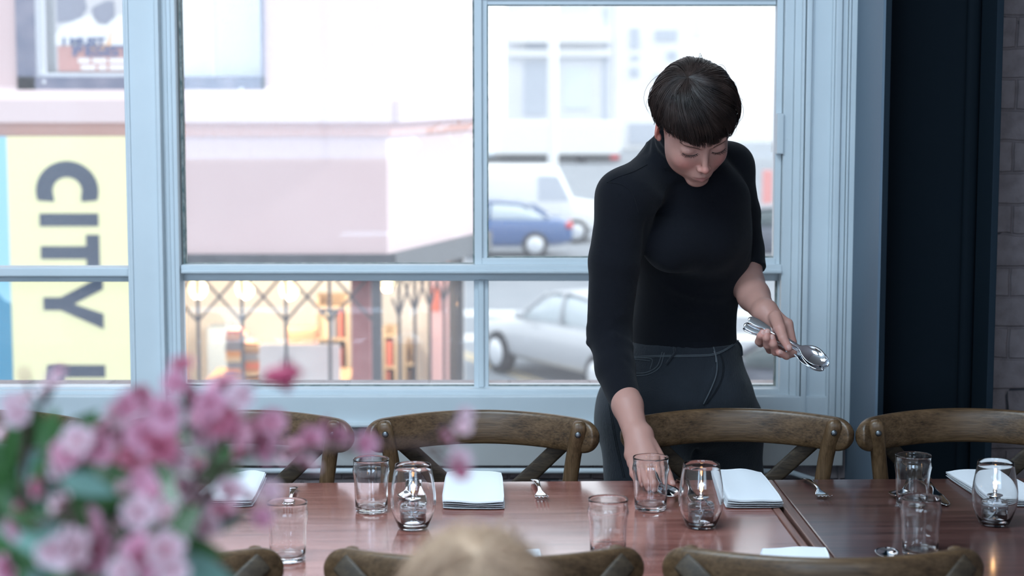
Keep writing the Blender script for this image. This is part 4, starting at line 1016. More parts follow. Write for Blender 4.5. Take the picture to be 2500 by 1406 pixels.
amat('yellow_banner', (.86, .83, .50), .8); amat('banner_black', (.03, .055, .10), .8); amat('banner_blue', (.30, .62, .80), .8); amat('banner_sea', (.03, .25, .42), .8)
amat('white_card', (.85, .86, .88), .8); amat('blind', (.82, .87, .92), .9); amat('poster_brick', (.58, .32, .30), .8); amat('poster_grey', (.28, .30, .38), .8); amat('poster_navy', (.12, .16, .30), .8); amat('poster_orange', (.86, .48, .20), .8)
amat('pale_facade', (.80, .81, .84), .9, var=(.74, .75, .80), vscale=.4); amat('white_facade', (.88, .88, .88), .9); amat('far_glass', (.52, .56, .63), .4); amat('far_glass_pale', (.72, .78, .82), .5)
amat('car_blue', (.045, .11, .28), .25, coat=.6); amat('car_silver', (.50, .52, .55), .3, metal=.3, coat=.5); amat('car_dark', (.06, .075, .11), .3, coat=.4); amat('van_white', (.85, .86, .86), .4, coat=.3)
amat('tyre', (.02, .022, .026), .8); amat('hub', (.75, .78, .82), .35, metal=.4); amat('car_glass', (.05, .09, .10), .08, spec=.8); amat('tail_red', (.6, .02, .03), .3); amat('car_see', (.62, .70, .74), .15); amat('underbody', (.02, .022, .02), .9)
gs = MB().add([(-60, YW+.25, SZ), (90, YW+.25, SZ), (90, 200, SZ), (-60, 200, SZ)], [(0, 1, 2, 3)]); struct('ground', gs, M_['asphalt'])
for i, (y, hw_) in enumerate(((36.5, .45), (33.1, .42))):
    o = MB().box((-4, y-hw_, SZ+.002), (7, y+hw_, SZ+.006)).build('crosswalk_line', M_['road_white']); tag(o, ['white crosswalk line on the road, the farther of the pair behind the silver car', 'white crosswalk line on the road, the nearer one meeting the silver car bonnet'][i], 'road marking', 'white crosswalk lines on the road')
a, b = np.array([-.55, 30.5]), np.array([.75, 27.4]); d = (b-a)/np.linalg.norm(b-a); n = np.array([-d[1], d[0]])
for k, off in enumerate((-.09, .09)):
    q = [a-d*4+n*(off-.05), b+d*6+n*(off-.05), b+d*6+n*(off+.05), a-d*4+n*(off+.05)]
    o = MB().add([(x, y, SZ+.003) for x, y in q], [(0, 1, 2, 3)]).build('lane_line', M_['road_yellow']); tag(o, 'faded yellow lane line in front of the silver car, '+('nearer' if k == 0 else 'farther')+' of the pair', 'road marking', 'double yellow lane line')

# pink corner building
YF = 14.0; CX = P(945, 500, YF)[0]; fd = np.array([.316, .949, 0])/math.hypot(.316, .949); fn = np.array([fd[1], -fd[0], 0])
def zf(py, Y=YF): return P(1250, py, Y)[2]
def xf(px, Y=YF, py=500): return P(px, py, Y)[0]
bl = thing('corner_building', 'pale pink corner building across the alley with a dark-framed window and gated shopfront', 'building', (CX, YF, SZ))
def fbox(x0, y0, x1, y1, Y, th, mb=None): 
    mb = mb or MB(); return mb.box((xf(x0, Y, (y0+y1)/2), Y, zf(y1, Y)), (xf(x1, Y, (y0+y1)/2), Y+th, zf(y0, Y)))
ztop = 7.0; zl = zf(620); zg = zf(672)
wx0, wx1, wz0 = xf(42, YF, 120), xf(645, YF, 120), zf(238)
mb = MB(); mb.box((-9, YF, zl), (CX, YF+.25, wz0)); mb.box((-9, YF, wz0), (wx0, YF+.25, ztop)); mb.box((wx1, YF, wz0), (CX, YF+.25, ztop)); mb.box((wx0, YF, 3.0), (wx1, YF+.25, ztop)); mb.box((-9, YF, SZ), (xf(432), YF+.25, zl))
mb.build('front_wall', M_['pink_stucco'], bl, world=True)
C3 = np.array([CX, YF, 0])
def sideprism(t0, t1, z0, z1, th=.25, out=0):
    a, b = C3+fd*t0+fn*out, C3+fd*t1+fn*out; c, d_ = b-fn*th, a-fn*th
    V = [(*q[:2], z) for z in (z0, z1) for q in (a, b, c, d_)]
    return V, [(3, 2, 1, 0), (4, 5, 6, 7), (0, 1, 5, 4), (1, 2, 6, 5), (2, 3, 7, 6), (3, 0, 4, 7)]
MB().add(*sideprism(0, 2.2, zl, ztop)).build('side_wall', M_['pink_trim'], bl, world=True)
mb = MB(); zb0, zb1 = zf(298), zf(244); V = [(-9, YF, zb1+.10), (-9, YF-.12, zb1-.0), (-9, YF-.12, zb0), (-9, YF, zb0)]; n_ = 4
V2 = [(CX+.04, y, z) for x, y, z in V]; mb.add(V+V2, [(0, 1, 5, 4), (1, 2, 6, 5), (2, 3, 7, 6), (3, 0, 4, 7), (3, 2, 1, 0), (4, 5, 6, 7)]); mb.add(*sideprism(0, 2.2, zb0, zb1, .1, .11))
mb.build('ledge', M_['pink_trim'], bl, world=True)
mb = MB(); mb.box((-9, YF-.03, zf(332)), (CX+.02, YF, zb0)); mb.add(*sideprism(0, 2.2, zf(332), zb0, .05, .03)); mb.build('band', M_['salmon_band'], bl, world=True)  # darker salmon strip paints the ledge's shadow onto the wall
mb = MB(); mb.box((xf(332), YF-.05, zg), (CX+.03, YF+.22, zl)); mb.build('lintel', M_['lintel'], bl, world=True)
MB().add(*sideprism(.02, 2.2, zg, zl, .22, .06)).build('awning', mat('grey_awning', (.14, .15, .165), .9), bl, world=True)
fr = MB(); fr.box((wx0, YF-.03, wz0), (xf(85, YF, 100), YF+.1, 3.0)).box((xf(638, YF, 100), YF-.03, wz0), (wx1, YF+.1, 3.0)).box((wx0, YF-.03, wz0), (wx1, YF+.1, zf(187)))
f = fr.build('window', M_['navy_frame'], bl, world=True)
fr = MB(); fr.box((xf(80, YF, 100), YF+.02, zf(190)), (xf(96, YF, 100), YF+.1, 3.0)).box((xf(96, YF, 100), YF+.02, zf(190)), (xf(320, YF, 100), YF+.1, zf(178))).box((xf(514, YF, 100), YF+.03, zf(187)), (xf(524, YF, 100), YF+.1, 3.0)).box((xf(98, YF, 100), YF+.05, zf(187)), (xf(104, YF, 100), YF+.1, 3.0))
fr.build('inner_frame', M_['cream_frame'], bl, world=True)
MB().box((wx0, YF+.20, wz0), (wx1, YF+.22, 3.0)).build('blind', M_['blind'], bl, world=True)
for x in (110, 590): MB().ball((xf(x, YF, 200), YF-.035, zf(200 if x < 300 else 217)), (.014, .01, .014)).build('bolt', M_['cream_frame'], bl, world=True)
# shop behind the gates
sf = -1.75
mb = MB(); mb.box((-5, YF+.26, sf-.1), (-.86, 14.6, sf)).box((-5, 14.6, sf-.1), (-.74, 15.0, sf)).box((-5, 15.0, sf-.1), (-.58, 15.6, sf)).box((-5, 15.6, sf-.1), (-.42, 16.6, sf)); mb.build('shop_floor', M_['shop_floor'], bl, world=True)
mb = MB(); mb.box((-5, 16.6, sf), (-.42, 16.7, .7)).box((-5.1, YF+.2, sf), (-5, 16.7, .7)); mb.build('shop_wall', M_['cream_interior'], bl, world=True)
MB().box((-5, YF+.25, .25), (-.86, 16.6, .35)).build('shop_ceiling', M_['cream_interior'], bl, world=True)
MB().box((xf(856, 14.2), 14.16, sf), (xf(903, 14.2), 14.5, zl)).build('pillar', M_['oxblood'], bl, world=True)
MB().box((xf(905), YF-.02, SZ), (xf(929), YF+.09, zl)).build('corner_post', M_['iron_gate'], bl, world=True)
MB().add(*sideprism(1.62, 1.655, SZ, zl, .12, 0)).build('end_post', M_['iron_gate'], bl, world=True)
MB().box((xf(432), YF, SZ), (CX, YF+.2, -1.85)).add(*sideprism(0, 1.7, SZ, -1.85, .2)).build('plinth', M_['oxblood'], bl, world=True)
# folding lattice gates
def gate(name, label, O, D, t0, t1, s):
    r = thing(name, label, 'gate', (O[0], O[1], -1.85), group='black folding security gates'); z1 = zl
    zj = zf(785); zt_ = zf(725); n = int((t1-t0)/s)+2
    for k in range(-1, n):
        t = t0+k*s
        if t < -.1-(0 if D[1] < .5 else -.2): pass
        if t0-.01 <= t <= t1+.01:
            p = O+D*t; MB().box((p[0]-.012, p[1]-.012, -1.84), (p[0]+.012, p[1]+.012, z1)).build('upright', M_['iron_gate'], r, world=True)
        zq = zj+(zt_-zj)*2
        for a, b in ((t, t+s), (t+s, t)):
            A = O+D*min(max(a, t0-s*.4), t1); B = O+D*min(max(b, t0-s*.4), t1)
            fa = (A-O)@D; fb = (B-O)@D
            za = zj+(zq-zj)*((fa-t)/s if a < b else (t+s-fa)/s); zb = zj+(zq-zj)*((fb-t)/s if a < b else (t+s-fb)/s)
            if abs(fa-fb) < .02: continue
            MB().tube([(A[0], A[1]-.016, za), (B[0], B[1]-.016, zb)], .010, 6).build('lattice_bar', M_['iron_gate'], r, world=True)
    return r
gate('folding_gate', 'black folding lattice gate across the shopfront of the pink building, facing the window', np.array([xf(477), YF+.03, 0]), np.array([1., 0, 0]), 0, (905-477)/F*YF, 108.2/F*YF*1.0)
gate('folding_gate', 'black folding lattice gate on the receding side of the shopfront, seen obliquely', C3+fd*.02-fn*.03, fd, .28, 1.6, .325)
# things in the shop
def lamp(px, py, Y, lab):
    c = P(px, py, Y); r = thing('pendant_lamp', lab, 'lamp', tuple(c), group='glowing pendant lamps in the shop')
    MB().ball((0, 0, 0), (.075, .075, .085)).build('globe', M_['lamp_glow'], r, True)
    MB().lathe([(.02, .08), (.03, .085), (.03, .11), (.012, .13)], n=16).build('fitting', M_['iron_gate'], r, True)
    MB().tube([(0, 0, .12), (0, 0, max(.25-c[2], .14))], .006, 6).build('cord', M_['iron_gate'], r, True)
    l = bpy.data.lights.new('bulb', 'POINT'); l.energy = 25; l.color = (1, .86, .68); l.shadow_soft_size = .07; o = bpy.data.objects.new('bulb', l); COL.objects.link(o); o.parent = r; o.location = (0, 0, -.12)
M_['lamp_glow'] = mat('warm_globe', (1, .9, .7), .5, emit=(1, .80, .42), es=3.2)
for k, (x, y, Y) in enumerate(((483, 703, 15.2), (598, 703, 15.2), (706, 706, 15.2), (946, 687, 15.6))):
    lamp(x, y, Y, 'glowing pendant lamp in the shop, '+['leftmost of the row', 'second from the left', 'third from the left', 'apart, seen through the side gate'][k])
bc = [(.45, .22, .12), (.30, .18, .11), (.55, .40, .25), (.60, .15, .10), (.25, .28, .34), (.75, .62, .42), (.50, .30, .16), (.16, .10, .08), (.70, .35, .15)]
BM = [mat('book_cover_%s' % n, c, .7) for n, c in zip(('rust', 'brown', 'tan', 'red', 'slate', 'cream', 'ochre', 'umber', 'orange'), bc)]
R = random.Random(4)
def table_box(px0, px1, py, Y, dep, lab, m):
    z = zf(py, Y); r = thing('display_table', lab, 'table', (P((px0+px1)/2, py, Y)[0], Y+dep/2, sf)); x0, x1 = xf(px0, Y, py), xf(px1, Y, py)
    MB().box((x0, Y, z-.04), (x1, Y+dep, z)).build('tabletop', m, r, world=True)
    for x in (x0+.03, x1-.03):
        for y in (Y+.03, Y+dep-.03): MB().box((x-.02, y-.02, sf), (x+.02, y+.02, z-.04)).build('leg', m, r, world=True)
    return z
def stack(px0, px1, pyb, pyt, Y, lab, z0):
    x0, x1 = xf(px0, Y, pyb), xf(px1, Y, pyb); z = z0; zt_ = zf(pyt, Y)
    while z < zt_:
        h = R.uniform(.022, .042); o = MB().box((x0+R.uniform(-.01, .01), Y, z), (x1+R.uniform(-.015, .015), Y+.2, z+h-.001)).build('book', R.choice(BM)); tag(o, lab, 'book', lab.replace('book in', 'books in')); z += h
z1_ = table_box(500, 850, 930, 14.9, .7, 'wooden display table of books behind the folding gate', BM[6])
stack(553, 592, 930, 812, 14.95, 'book in the tall brown stack left on the shop table', z1_+.001)
stack(596, 634, 930, 845, 15.0, 'book in the lower stack beside the white shop sign', z1_+.001)
stack(700, 770, 850, 806, 15.35, 'book in the stack seen above the white shop sign', z1_+.16)
o = MB().box((xf(695, 15.3), 15.32, z1_+.001), (xf(775, 15.3), 15.58, z1_+.158)).build('book_riser', M_['cream_interior']); tag(o, 'pale block raising a stack of books behind the white shop sign', 'riser')
o = MB().box((xf(627, 14.6), 14.62, zf(1010, 14.6)), (xf(825, 14.6), 14.65, zf(842, 14.6))).build('sign_board', M_['white_card']); tag(o, 'blank white board standing inside the shopfront behind the gate', 'sign')
o = MB().box((xf(620, 14.6), 14.66, sf), (xf(830, 14.6), 14.84, zf(1010, 14.6)-.001)).build('plinth_box', M_['cream_interior']); tag(o, 'pale box under the white board in the shopfront', 'box')
o = MB().box((xf(500, 16), 16, sf), (xf(560, 16), 16.3, zf(800, 16))).build('storage_bin', mat('blue_grey_bin', (.45, .55, .64), .6)); tag(o, 'blue-grey bin at the left end of the shop behind the gate', 'bin')  # solid box drawn in place of a bluish reflection
def shelf(px0, px1, pyt, Y, lab, rows, dep=.25, red=False):
    x0, x1, z1 = xf(px0, Y, 800), xf(px1, Y, 800), zf(pyt, Y); r = thing('bookshelf', lab, 'bookshelf', ((x0+x1)/2, Y+dep/2, sf))
    mb = MB(); mb.box((x0, Y, sf), (x0+.02, Y+dep, z1)).box((x1-.02, Y, sf), (x1, Y+dep, z1)).box((x0+.02, Y+dep-.02, sf), (x1-.02, Y+dep, z1)); mb.build('carcass', BM[2], r, world=True)
    h = .27; z = sf+.05; g = lab.split(',')[0]
    mb = MB()
    while z < z1: mb.box((x0+.02, Y, z-.02), (x1-.02, Y+dep-.02, z)); z += h
    mb.build('shelves', BM[2], r, world=True); z = sf+.05
    while z < z1-.25:
        if z > -1.25:
            x = x0+.03
            while x < x1-.07:
                w_ = R.uniform(.025, .05); o = MB().box((x, Y+.02, z+.001), (x+w_-.001, Y+dep-.05, z+R.uniform(.17, .235))).build('book', BM[3] if red and R.random() < .4 else R.choice(BM)); tag(o, 'upright book on the '+g.replace('tall ', ''), 'book', 'books on the '+g.replace('tall ', '')); x += w_
        z += h
shelf(772, 850, 722, 15.9, 'shelf of ochre books, left of the oxblood pillar', 6)
shelf(934, 968, 800, 16.1, 'shelf of red books, just right of the corner post', 4, red=True)
shelf(985, 1016, 835, 16.25, 'shelf of orange books, seen through the side gate', 4)
o = MB().box((xf(1052, 16.45), 16.45, zf(760, 16.45)), (xf(1072, 16.45), 16.47, zf(702, 16.45))).build('wall_poster', BM[3]); tag(o, 'small red poster glimpsed through the side gate', 'poster')
o = MB().box((xf(1048, 16.48), 16.48, sf), (xf(1120, 16.48), 16.55, .2)).build('partition', mat('rose_partition', (.68, .45, .48), .9)); tag(o, 'rose-coloured partition at the far end of the shop', 'partition')

# banner
bn = thing('street_banner', 'tall yellow banner with large black letters reading CITY L turned sideways', 'banner', (xf(175, 13.9), 13.9, zf(1000, 13.9)))
YB_ = 13.88
fbox(25, 333, 325, 1000, YB_, .02).build('panel', M_['yellow_banner'], bn, world=True)
fbox(-160, 333, 25, 1000, YB_, .02).build('photo_panel', M_['banner_blue'], bn, world=True)
mb = MB(); pts = [(-160, 700), (-60, 640), (-20, 700), (10, 735), (24.5, 740), (24.5, 999), (-160, 999)]
def poly(mb, pts, Y, th=.004): mb.prism([(xf(x, Y, 650), zf(y, Y)) for x, y in pts], Y, Y-th)
poly(mb, pts, YB_-.001); mb.build('photo_sea', M_['banner_sea'], bn, world=True)
mb = MB()
cx_, cy_ = 169, 466; ou = []; inn = []
for k in range(25):
    a = math.radians(208-236*k/24) ; a2 = math.radians(-28+236*k/24)
    ou.append((cx_+76*math.cos(a2), cy_-73*math.sin(a2))); inn.append((cx_+36*math.cos(a2), cy_-34*math.sin(a2)))
ou[0] = (243, 489); inn[0] = (203, 492); ou[-1] = (97, 489); inn[-1] = (137, 492)
for k in range(24): poly(mb, [ou[k], ou[k+1], inn[k+1], inn[k]], YB_-.001)
poly(mb, [(100, 521), (243, 521), (243, 552), (100, 552)], YB_-.001)
poly(mb, [(101, 601), (212, 601), (212, 632), (101, 632)], YB_-.001); poly(mb, [(212, 573), (244, 573), (244, 660), (212, 660)], YB_-.001)
poly(mb, [(104, 726), (146, 726), (250, 672), (250, 706), (178, 742), (250, 766), (250, 803), (146, 757), (104, 757)], YB_-.001)
poly(mb, [(109, 891), (251, 891), (251, 921), (147, 921), (147, 962), (109, 962)], YB_-.001)
mb.build('lettering', M_['banner_black'], bn, world=True)
# poster in the upper window
po = thing('window_poster', 'poster with a seated figure in white and the words I MUST RESIST', 'poster', (xf(230, 14.1, 100), 14.12, zf(178, 14.1)))
YP = 14.13
def ppoly(pts, m, name, k): 
    mb = MB(); mb.prism([(xf(x, YP, 90), zf(y, YP)) for x, y in pts], YP-.002*k, YP-.002*k-.0015); mb.build(name, m, po, world=True)
ppoly([(135, -60), (340, -60), (340, 176), (135, 176)], mat('poster_paper', (.62, .62, .66), .8), 'sheet', 0)
ppoly([(140, 112), (340, 112), (340, 175), (140, 175)], M_['poster_brick'], 'red_block', 1)
ppoly([(140, -50), (200, -50), (215, 20), (195, 50), (140, 56)], M_['poster_grey'], 'dark_background', 1)
ppoly([(135, 85), (150, 65), (195, 45), (225, 35), (238, 60), (262, 60), (290, 36), (340, 42), (340, 111), (135, 111)], M_['white_card'], 'white_shirt', 2)
ppoly([(226, 20), (240, 12), (262, 2), (280, 2), (282, 40), (262, 60), (244, 56), (230, 42)], M_['poster_grey'], 'figure', 3)
ppoly([(205, 111), (262, 108), (270, 80), (276, 66), (271, 95), (270, 113), (255, 122), (235, 124)], M_['poster_orange'], 'orange_mark', 3)
def text(s, px, py, hpx, m, parent, Y, wide=1.0):
    c = bpy.data.curves.new('t', 'FONT'); c.body = s; c.size = hpx/F*Y*1.38; c.extrude = .001; c.offset = .004; o = bpy.data.objects.new('t', c); COL.objects.link(o)
    bpy.context.view_layer.update(); me = bpy.data.meshes.new_from_object(o.evaluated_get(bpy.context.evaluated_depsgraph_get())); bpy.data.objects.remove(o)
    q = link('lettering', me, m, parent, False); q.rotation_euler = (math.pi/2, 0, 0); p = P(px, py, Y); q.location = (p[0]-parent.location[0], Y-parent.location[1], p[2]-parent.location[2]); q.scale = (wide, 1, 1)
text('I MUST', 152, 110, 18, M_['poster_navy'], po, YP-.012, 1.35)
text('RESIST', 176, 136, 25, M_['poster_navy'], po, YP-.012, 1.45)
mb = MB()
for y, x0, w_ in ((148, 190, (28, 34, 40, 30)), (165, 196, (36, 20, 44, 30))):
    x = x0
    for q in w_: mb.prism([(xf(x, YP, 90), zf(y+6, YP)), (xf(x+q, YP, 90), zf(y+6, YP)), (xf(x+q, YP, 90), zf(y-6, YP)), (xf(x, YP, 90), zf(y-6, YP))], YP-.006, YP-.008); x += q+7
mb.build('small_print', M_['white_card'], po, world=True)

# vehicles
def vehicle(name, label, cat, paint, loc, rz, L=4.5, W=1.8, van=False, glass=None, tail=True):
    r = thing(name, label, cat, loc, rz); glass = glass or M_['car_glass']; h = L/2
    def loft(st, m, nm, n=28, e=4):
        V = []; 
        for x, w_, z0, z1 in st:
            for k in range(n):
                a = 2*math.pi*k/n; c, s = math.cos(a), math.sin(a); V.append((x, w_*math.copysign(abs(c)**(2/e), c), (z0+z1)/2+(z1-z0)/2*math.copysign(abs(s)**(2/e), s)))
        Fc = [(i*n+k, i*n+(k+1) % n, (i+1)*n+(k+1) % n, (i+1)*n+k) for i in range(len(st)-1) for k in range(n)]+[tuple(range(n-1, -1, -1)), tuple((len(st)-1)*n+k for k in range(n))]
        return MB().add(V, Fc).build(nm, m, r, True)
    w2 = W/2
    if van:
        loft([(-h, w2*.85, .35, .95), (-h+.25, w2*.95, .3, 1.05), (-h+.9, w2, .3, 1.15), (-h+1.3, w2, .3, 2.0), (-h+1.6, w2, .3, 2.1), (h-.1, w2, .3, 2.1), (h, w2*.96, .35, 2.05)], paint, 'body', e=7)
        for s in (-1, 1): MB().prism([(-h+1.02, 1.15), (-h+1.9, 1.15), (-h+1.9, 1.85), (-h+1.35, 1.85)], s*(w2+.004), s*(w2-.03)).build('side_window', glass, r)
    else:
        loft([(-h, w2*.70, .42, .62), (-h+.10, w2*.86, .32, .72), (-h+.5, w2*.96, .26, .82), (-h+1.3, w2, .24, .93), (0, w2, .24, .96), (h-1.0, w2, .24, .98), (h-.35, w2*.97, .28, .98), (h-.06, w2*.88, .36, .90), (h, w2*.75, .45, .75)], paint, 'body', e=5)
        loft([(-h+1.25, w2*.80, .85, .93), (-h+1.7, w2*.82, .85, 1.18), (-h+2.1, w2*.80, .85, 1.36), (.25, w2*.79, .85, 1.40), (.9, w2*.79, .85, 1.34), (h-1.0, w2*.80, .85, 1.12), (h-.55, w2*.78, .85, .97)], glass, 'windows', e=4.5)
        loft([(-h+1.85, w2*.70, 1.27, 1.31), (-h+2.1, w2*.74, 1.33, 1.39), (.25, w2*.75, 1.36, 1.43), (.9, w2*.74, 1.30, 1.37), (1.2, w2*.70, 1.23, 1.27)], paint, 'roof', e=5)
        for s in (-1, 1):
            for x0, x1 in ((-h+1.3, -h+1.95), (.12, .18), (1.25, h-.62)):
                z0, z1 = (.95, 1.33) if x0 < 0 else ((.95, 1.37) if x0 < 1 else (1.24, .99))
                MB().tube([(x0, s*w2*.825, z0), (x1, s*w2*.775, z1)], .035, 8).build('pillar', paint, r, True)
            MB().ball((-h+1.62, s*(w2+.06), 1.0), (.09, .10, .07)).build('mirror', paint, r, True)
    for s in (-1, 1):
        for x in (-h+.85, h-.95):
            c = MB(); Rx = Matrix.Rotation(math.pi/2, 3, 'X'); c.lathe([(.001, -.1), (.22, -.1), (.30, -.1), (.33, -.07), (.33, .07), (.30, .1), (.22, .1), (.001, .1)], (x, s*(w2-.07), .33), 36, Rx); wq = c.build('wheel', M_['tyre'], r, True)
            c = MB(); c.lathe([(.001, -.125), (.06, -.125), (.20, -.115), (.215, -.10), (.001, -.10)] if s > 0 else [(.001, .125), (.06, .125), (.20, .115), (.215, .10), (.001, .10)], (x, s*(w2-.07), .33), 30, Rx); c.build('hubcap', M_['hub'], wq, True)
        if tail: MB().ball((h-.10, s*(w2*.78), .80), (.12, .16, .09)).build('tail_light', M_['tail_red'], r, True)
        MB().ball((-h+.14, s*(w2*.68), .66), (.12, .15, .07)).build('headlight', M_['hub'], r, True)
    return r
vehicle('car', 'silver sedan on the street, seen through the lower window pane beside the person', 'car', M_['car_silver'], (1.29, 28.35, SZ), math.radians(-59), 4.6, glass=M_['car_see'])
vehicle('car', 'blue sedan with a red tail light parked across the street', 'car', M_['car_blue'], (-.72, 48.6, SZ), math.radians(0), 4.5, glass=M_['car_see'])
vehicle('car', 'dark car on the street, partly seen between the person and the sash hinge side', 'car', M_['car_dark'], (6.75, 46.5, SZ), math.radians(180), 4.5)
vehicle('car', 'dark grey car roof close below the window, right of the person hip', 'car', M_['car_dark'], (3.9, 24.0, SZ), math.radians(-35), 4.5)
vehicle('van', 'white van behind the blue sedan', 'van', M_['van_white'], (-.2, 52.8, SZ), math.radians(180), 5.6, 2.0, True, M_['far_glass'])
tk = thing('truck', 'long white box truck far down the street above the white van', 'truck', (2.0, 100, SZ))
MB().box((-5, -1.2, .45), (3.6, 1.2, 2.15), .08).build('box', M_['van_white'], tk); MB().box((-5, -1.15, .16), (3.6, 1.15, .44)).build('chassis', M_['underbody'], tk); MB().box((3.1, -1.24, .22), (3.55, -1.19, .42)).build('tail_light', M_['tail_red'], tk)
for x in (-3.6, 1.6):
    MB().lathe([(.001, -.12), (.35, -.12), (.38, 0), (.35, .12), (.001, .12)], (x, -1.05, .38), 24, Matrix.Rotation(math.pi/2, 3, 'X')).build('wheel', M_['tyre'], tk, True)
# far buildings
def far_building(label, px0, px1, Y, m, wins, extra=()):
    x0, x1 = xf(px0, Y, 200), xf(px1, Y, 200); r = thing('town_house', label, 'building', ((x0+x1)/2, Y, SZ))
    MB().box((x0, Y, SZ), (x1, Y+10, 14)).build('walls', m, r, world=True)
    for a, b, c, d_, mm in wins: MB().box((xf(a, Y, 200), Y-.12, zf(d_, Y)), (xf(c, Y, 200), Y+.1, zf(b, Y))).build('window', M_[mm], r, world=True)
    for a, b, c, d_, out in extra: MB().box((xf(a, Y, 200), Y-out, zf(d_, Y)), (xf(c, Y, 200), Y, zf(b, Y))).build('cornice', M_['white_facade'], r, world=True)
    return r
far_building('pale lavender town house with bay windows across the street, behind the utility pole', 1235, 1497, 116, M_['pale_facade'], [(1285, 96, 1335, 128, 'far_glass'), (1378, -60, 1438, 58, 'far_glass_pale'), (1378, 165, 1438, 265, 'far_glass_pale'), (1280, 150, 1335, 280, 'far_glass'), (1472, 20, 1484, 290, 'far_glass')], [(1240, 66, 1490, 104, .9), (1240, 122, 1490, 138, .6)])
far_building('white town house with small dark windows across the street, behind the person head', 1499, 1802, 118, M_['white_facade'], [(1537, 68, 1560, 118, 'far_glass'), (1540, 134, 1560, 148, 'far_glass'), (1537, 164, 1560, 188, 'far_glass'), (1598, 72, 1652, 100, 'far_glass'), (1628, 124, 1652, 146, 'far_glass'), (1598, 180, 1612, 196, 'far_glass'), (1535, 300, 1602, 352, 'far_glass'), (1690, 30, 1712, 90, 'far_glass_pale')])
far_building('white building with a pale blue window and dark doorway, right of the person head', 1806, 2150, 129, M_['white_facade'], [(1821, 76, 1878, 190, 'blind'), (1838, 416, 1862, 540, 'lintel'), (1790, 30, 1802, 200, 'far_glass_pale')])
p = P(1350, 200, 90); o = MB().tube([(p[0], 90, SZ), (p[0], 90, 8.5)], .24, 14).build('utility_pole', M_['white_facade'], None, True); tag(o, 'thick pale utility pole in front of the lavender town house', 'pole')
o = MB().box((xf(1863, 60, 480), 60, SZ), (xf(1886, 60, 480), 60.25, zf(416, 60))).build('red_post', mat('red_post', (.8, .33, .31), .6)); tag(o, 'red post by the dark doorway at the right of the upper pane', 'post')
# ------------------------------------------------------------------ blossom branches in a vase, close to the camera
M_['bark'] = mat('dark_twig', (.075, .040, .035), .8, var=(.12, .07, .06), vscale=40)
M_['leaf'] = mat('green_leaf', (.030, .095, .022), .45, sss=0, var=(.05, .14, .035), vscale=20)
M_['leaf2'] = mat('grey_green_leaf', (.12, .24, .20), .5, var=(.17, .30, .25), vscale=20)
M_['petal'] = mat('petal', (.8, .3, .4), .6, attr='Col', sss=0)
M_['bud'] = mat('closed_bud', (.50, .06, .13), .5)
def blossom_mesh(seed, inner, mid, outer, np_=9):
    R = random.Random(seed); V = []; Fc = []; C = []; nu, nv = 6, 5
    for layer, (cnt, tilt, sc_) in enumerate(((6, .28, 1.0), (5, .62, .78), (4, 1.0, .52))):
        for k in range(cnt):
            a = 2*math.pi*(k+.37*layer)/cnt+R.uniform(-.12, .12); T_ = tilt+R.uniform(-.12, .12); s = sc_*R.uniform(.88, 1.05); b0 = len(V)
            for i in range(nu):
                t = i/(nu-1); w_ = .62*math.sin(math.pi*min(.12+.80*t, 1)*.78)**.9*(1-.25*(t > .9)); rad = .06+t*.94; z = math.sin(T_)*rad*(1-.28*t*t)+.02*layer; rr = math.cos(T_)*rad
                for j in range(nv):
                    q = -1+2*j/(nv-1); x = rr; y = q*w_*.62; zz = z+.16*q*q*t+.03*math.sin(q*4+t*5+k)
                    V.append((s*(x*math.cos(a)-y*math.sin(a)), s*(x*math.sin(a)+y*math.cos(a)), s*zz))
                    m = np.array(inner)*(1-t)+np.array(mid)*t if t < .5 else np.array(mid)*(2-2*t)+np.array(outer)*(2*t-1) if t >= .5 else mid
                    C.append(m)
            for i in range(nu-1):
                for j in range(nv-1): q = b0+i*nv+j; Fc.append((q, q+1, q+nv+1, q+nv))
    mb = MB(); mb.v = V; mb.f = Fc
    for k in range(12):
        a = k*2.4; n0 = len(mb.v); mb.tube([(.04*math.cos(a), .04*math.sin(a), .05), (.16*math.cos(a), .16*math.sin(a), .42+R.uniform(-.05, .06))], .012, 4); C += [np.array((.62, .10, .20))]*(len(mb.v)-n0)
    n0 = len(mb.v); mb.ball((0, 0, -.10), (.15, .15, .16), 8, 5); C += [np.array((.30, .05, .08))]*(len(mb.v)-n0)
    me = mesh(mb.v, mb.f); add_color(me, np.array(C)); me.materials.append(M_['petal'])
    for p in me.polygons: p.use_smooth = True
    return me
BL = dict(p=[blossom_mesh(s, (.42, .05, .11), (.66, .25, .36), (.74, .40, .50)) for s in (1, 2)], w=[blossom_mesh(s, (.50, .14, .20), (.76, .46, .52), (.80, .62, .66)) for s in (3, 4)], d=[blossom_mesh(s, (.26, .015, .035), (.44, .08, .14), (.62, .22, .31)) for s in (5,)])
V = []; Fc = []
for i in range(13):
    t = i/12; w_ = .17*math.sin(math.pi*t**.8)**.9+.004
    for j in range(5): q = -1+2*j/4; V.append((q*w_, t, .03+.10*abs(q)*w_*2-.20*t*t))
Fc = [(i*5+j, i*5+j+1, i*5+j+6, i*5+j+5) for i in range(12) for j in range(4)]
LEAF = mesh(V, Fc); LEAF2 = mesh(V, Fc)
for me_, m_ in ((LEAF, M_['leaf']), (LEAF2, M_['leaf2'])):
    me_.materials.append(m_)
    for p in me_.polygons: p.use_smooth = True
mb = MB().lathe([(.02, -1), (.35, -.8), (.52, -.3), (.50, .2), (.30, .75), (.04, 1)], n=12); BUD = mesh(mb.v, mb.f); BUD.materials.append(M_['bud'])
for p in BUD.polygons: p.use_smooth = True
YV = 1.32; vb = P(185, 1640, YV); R = random.Random(21)
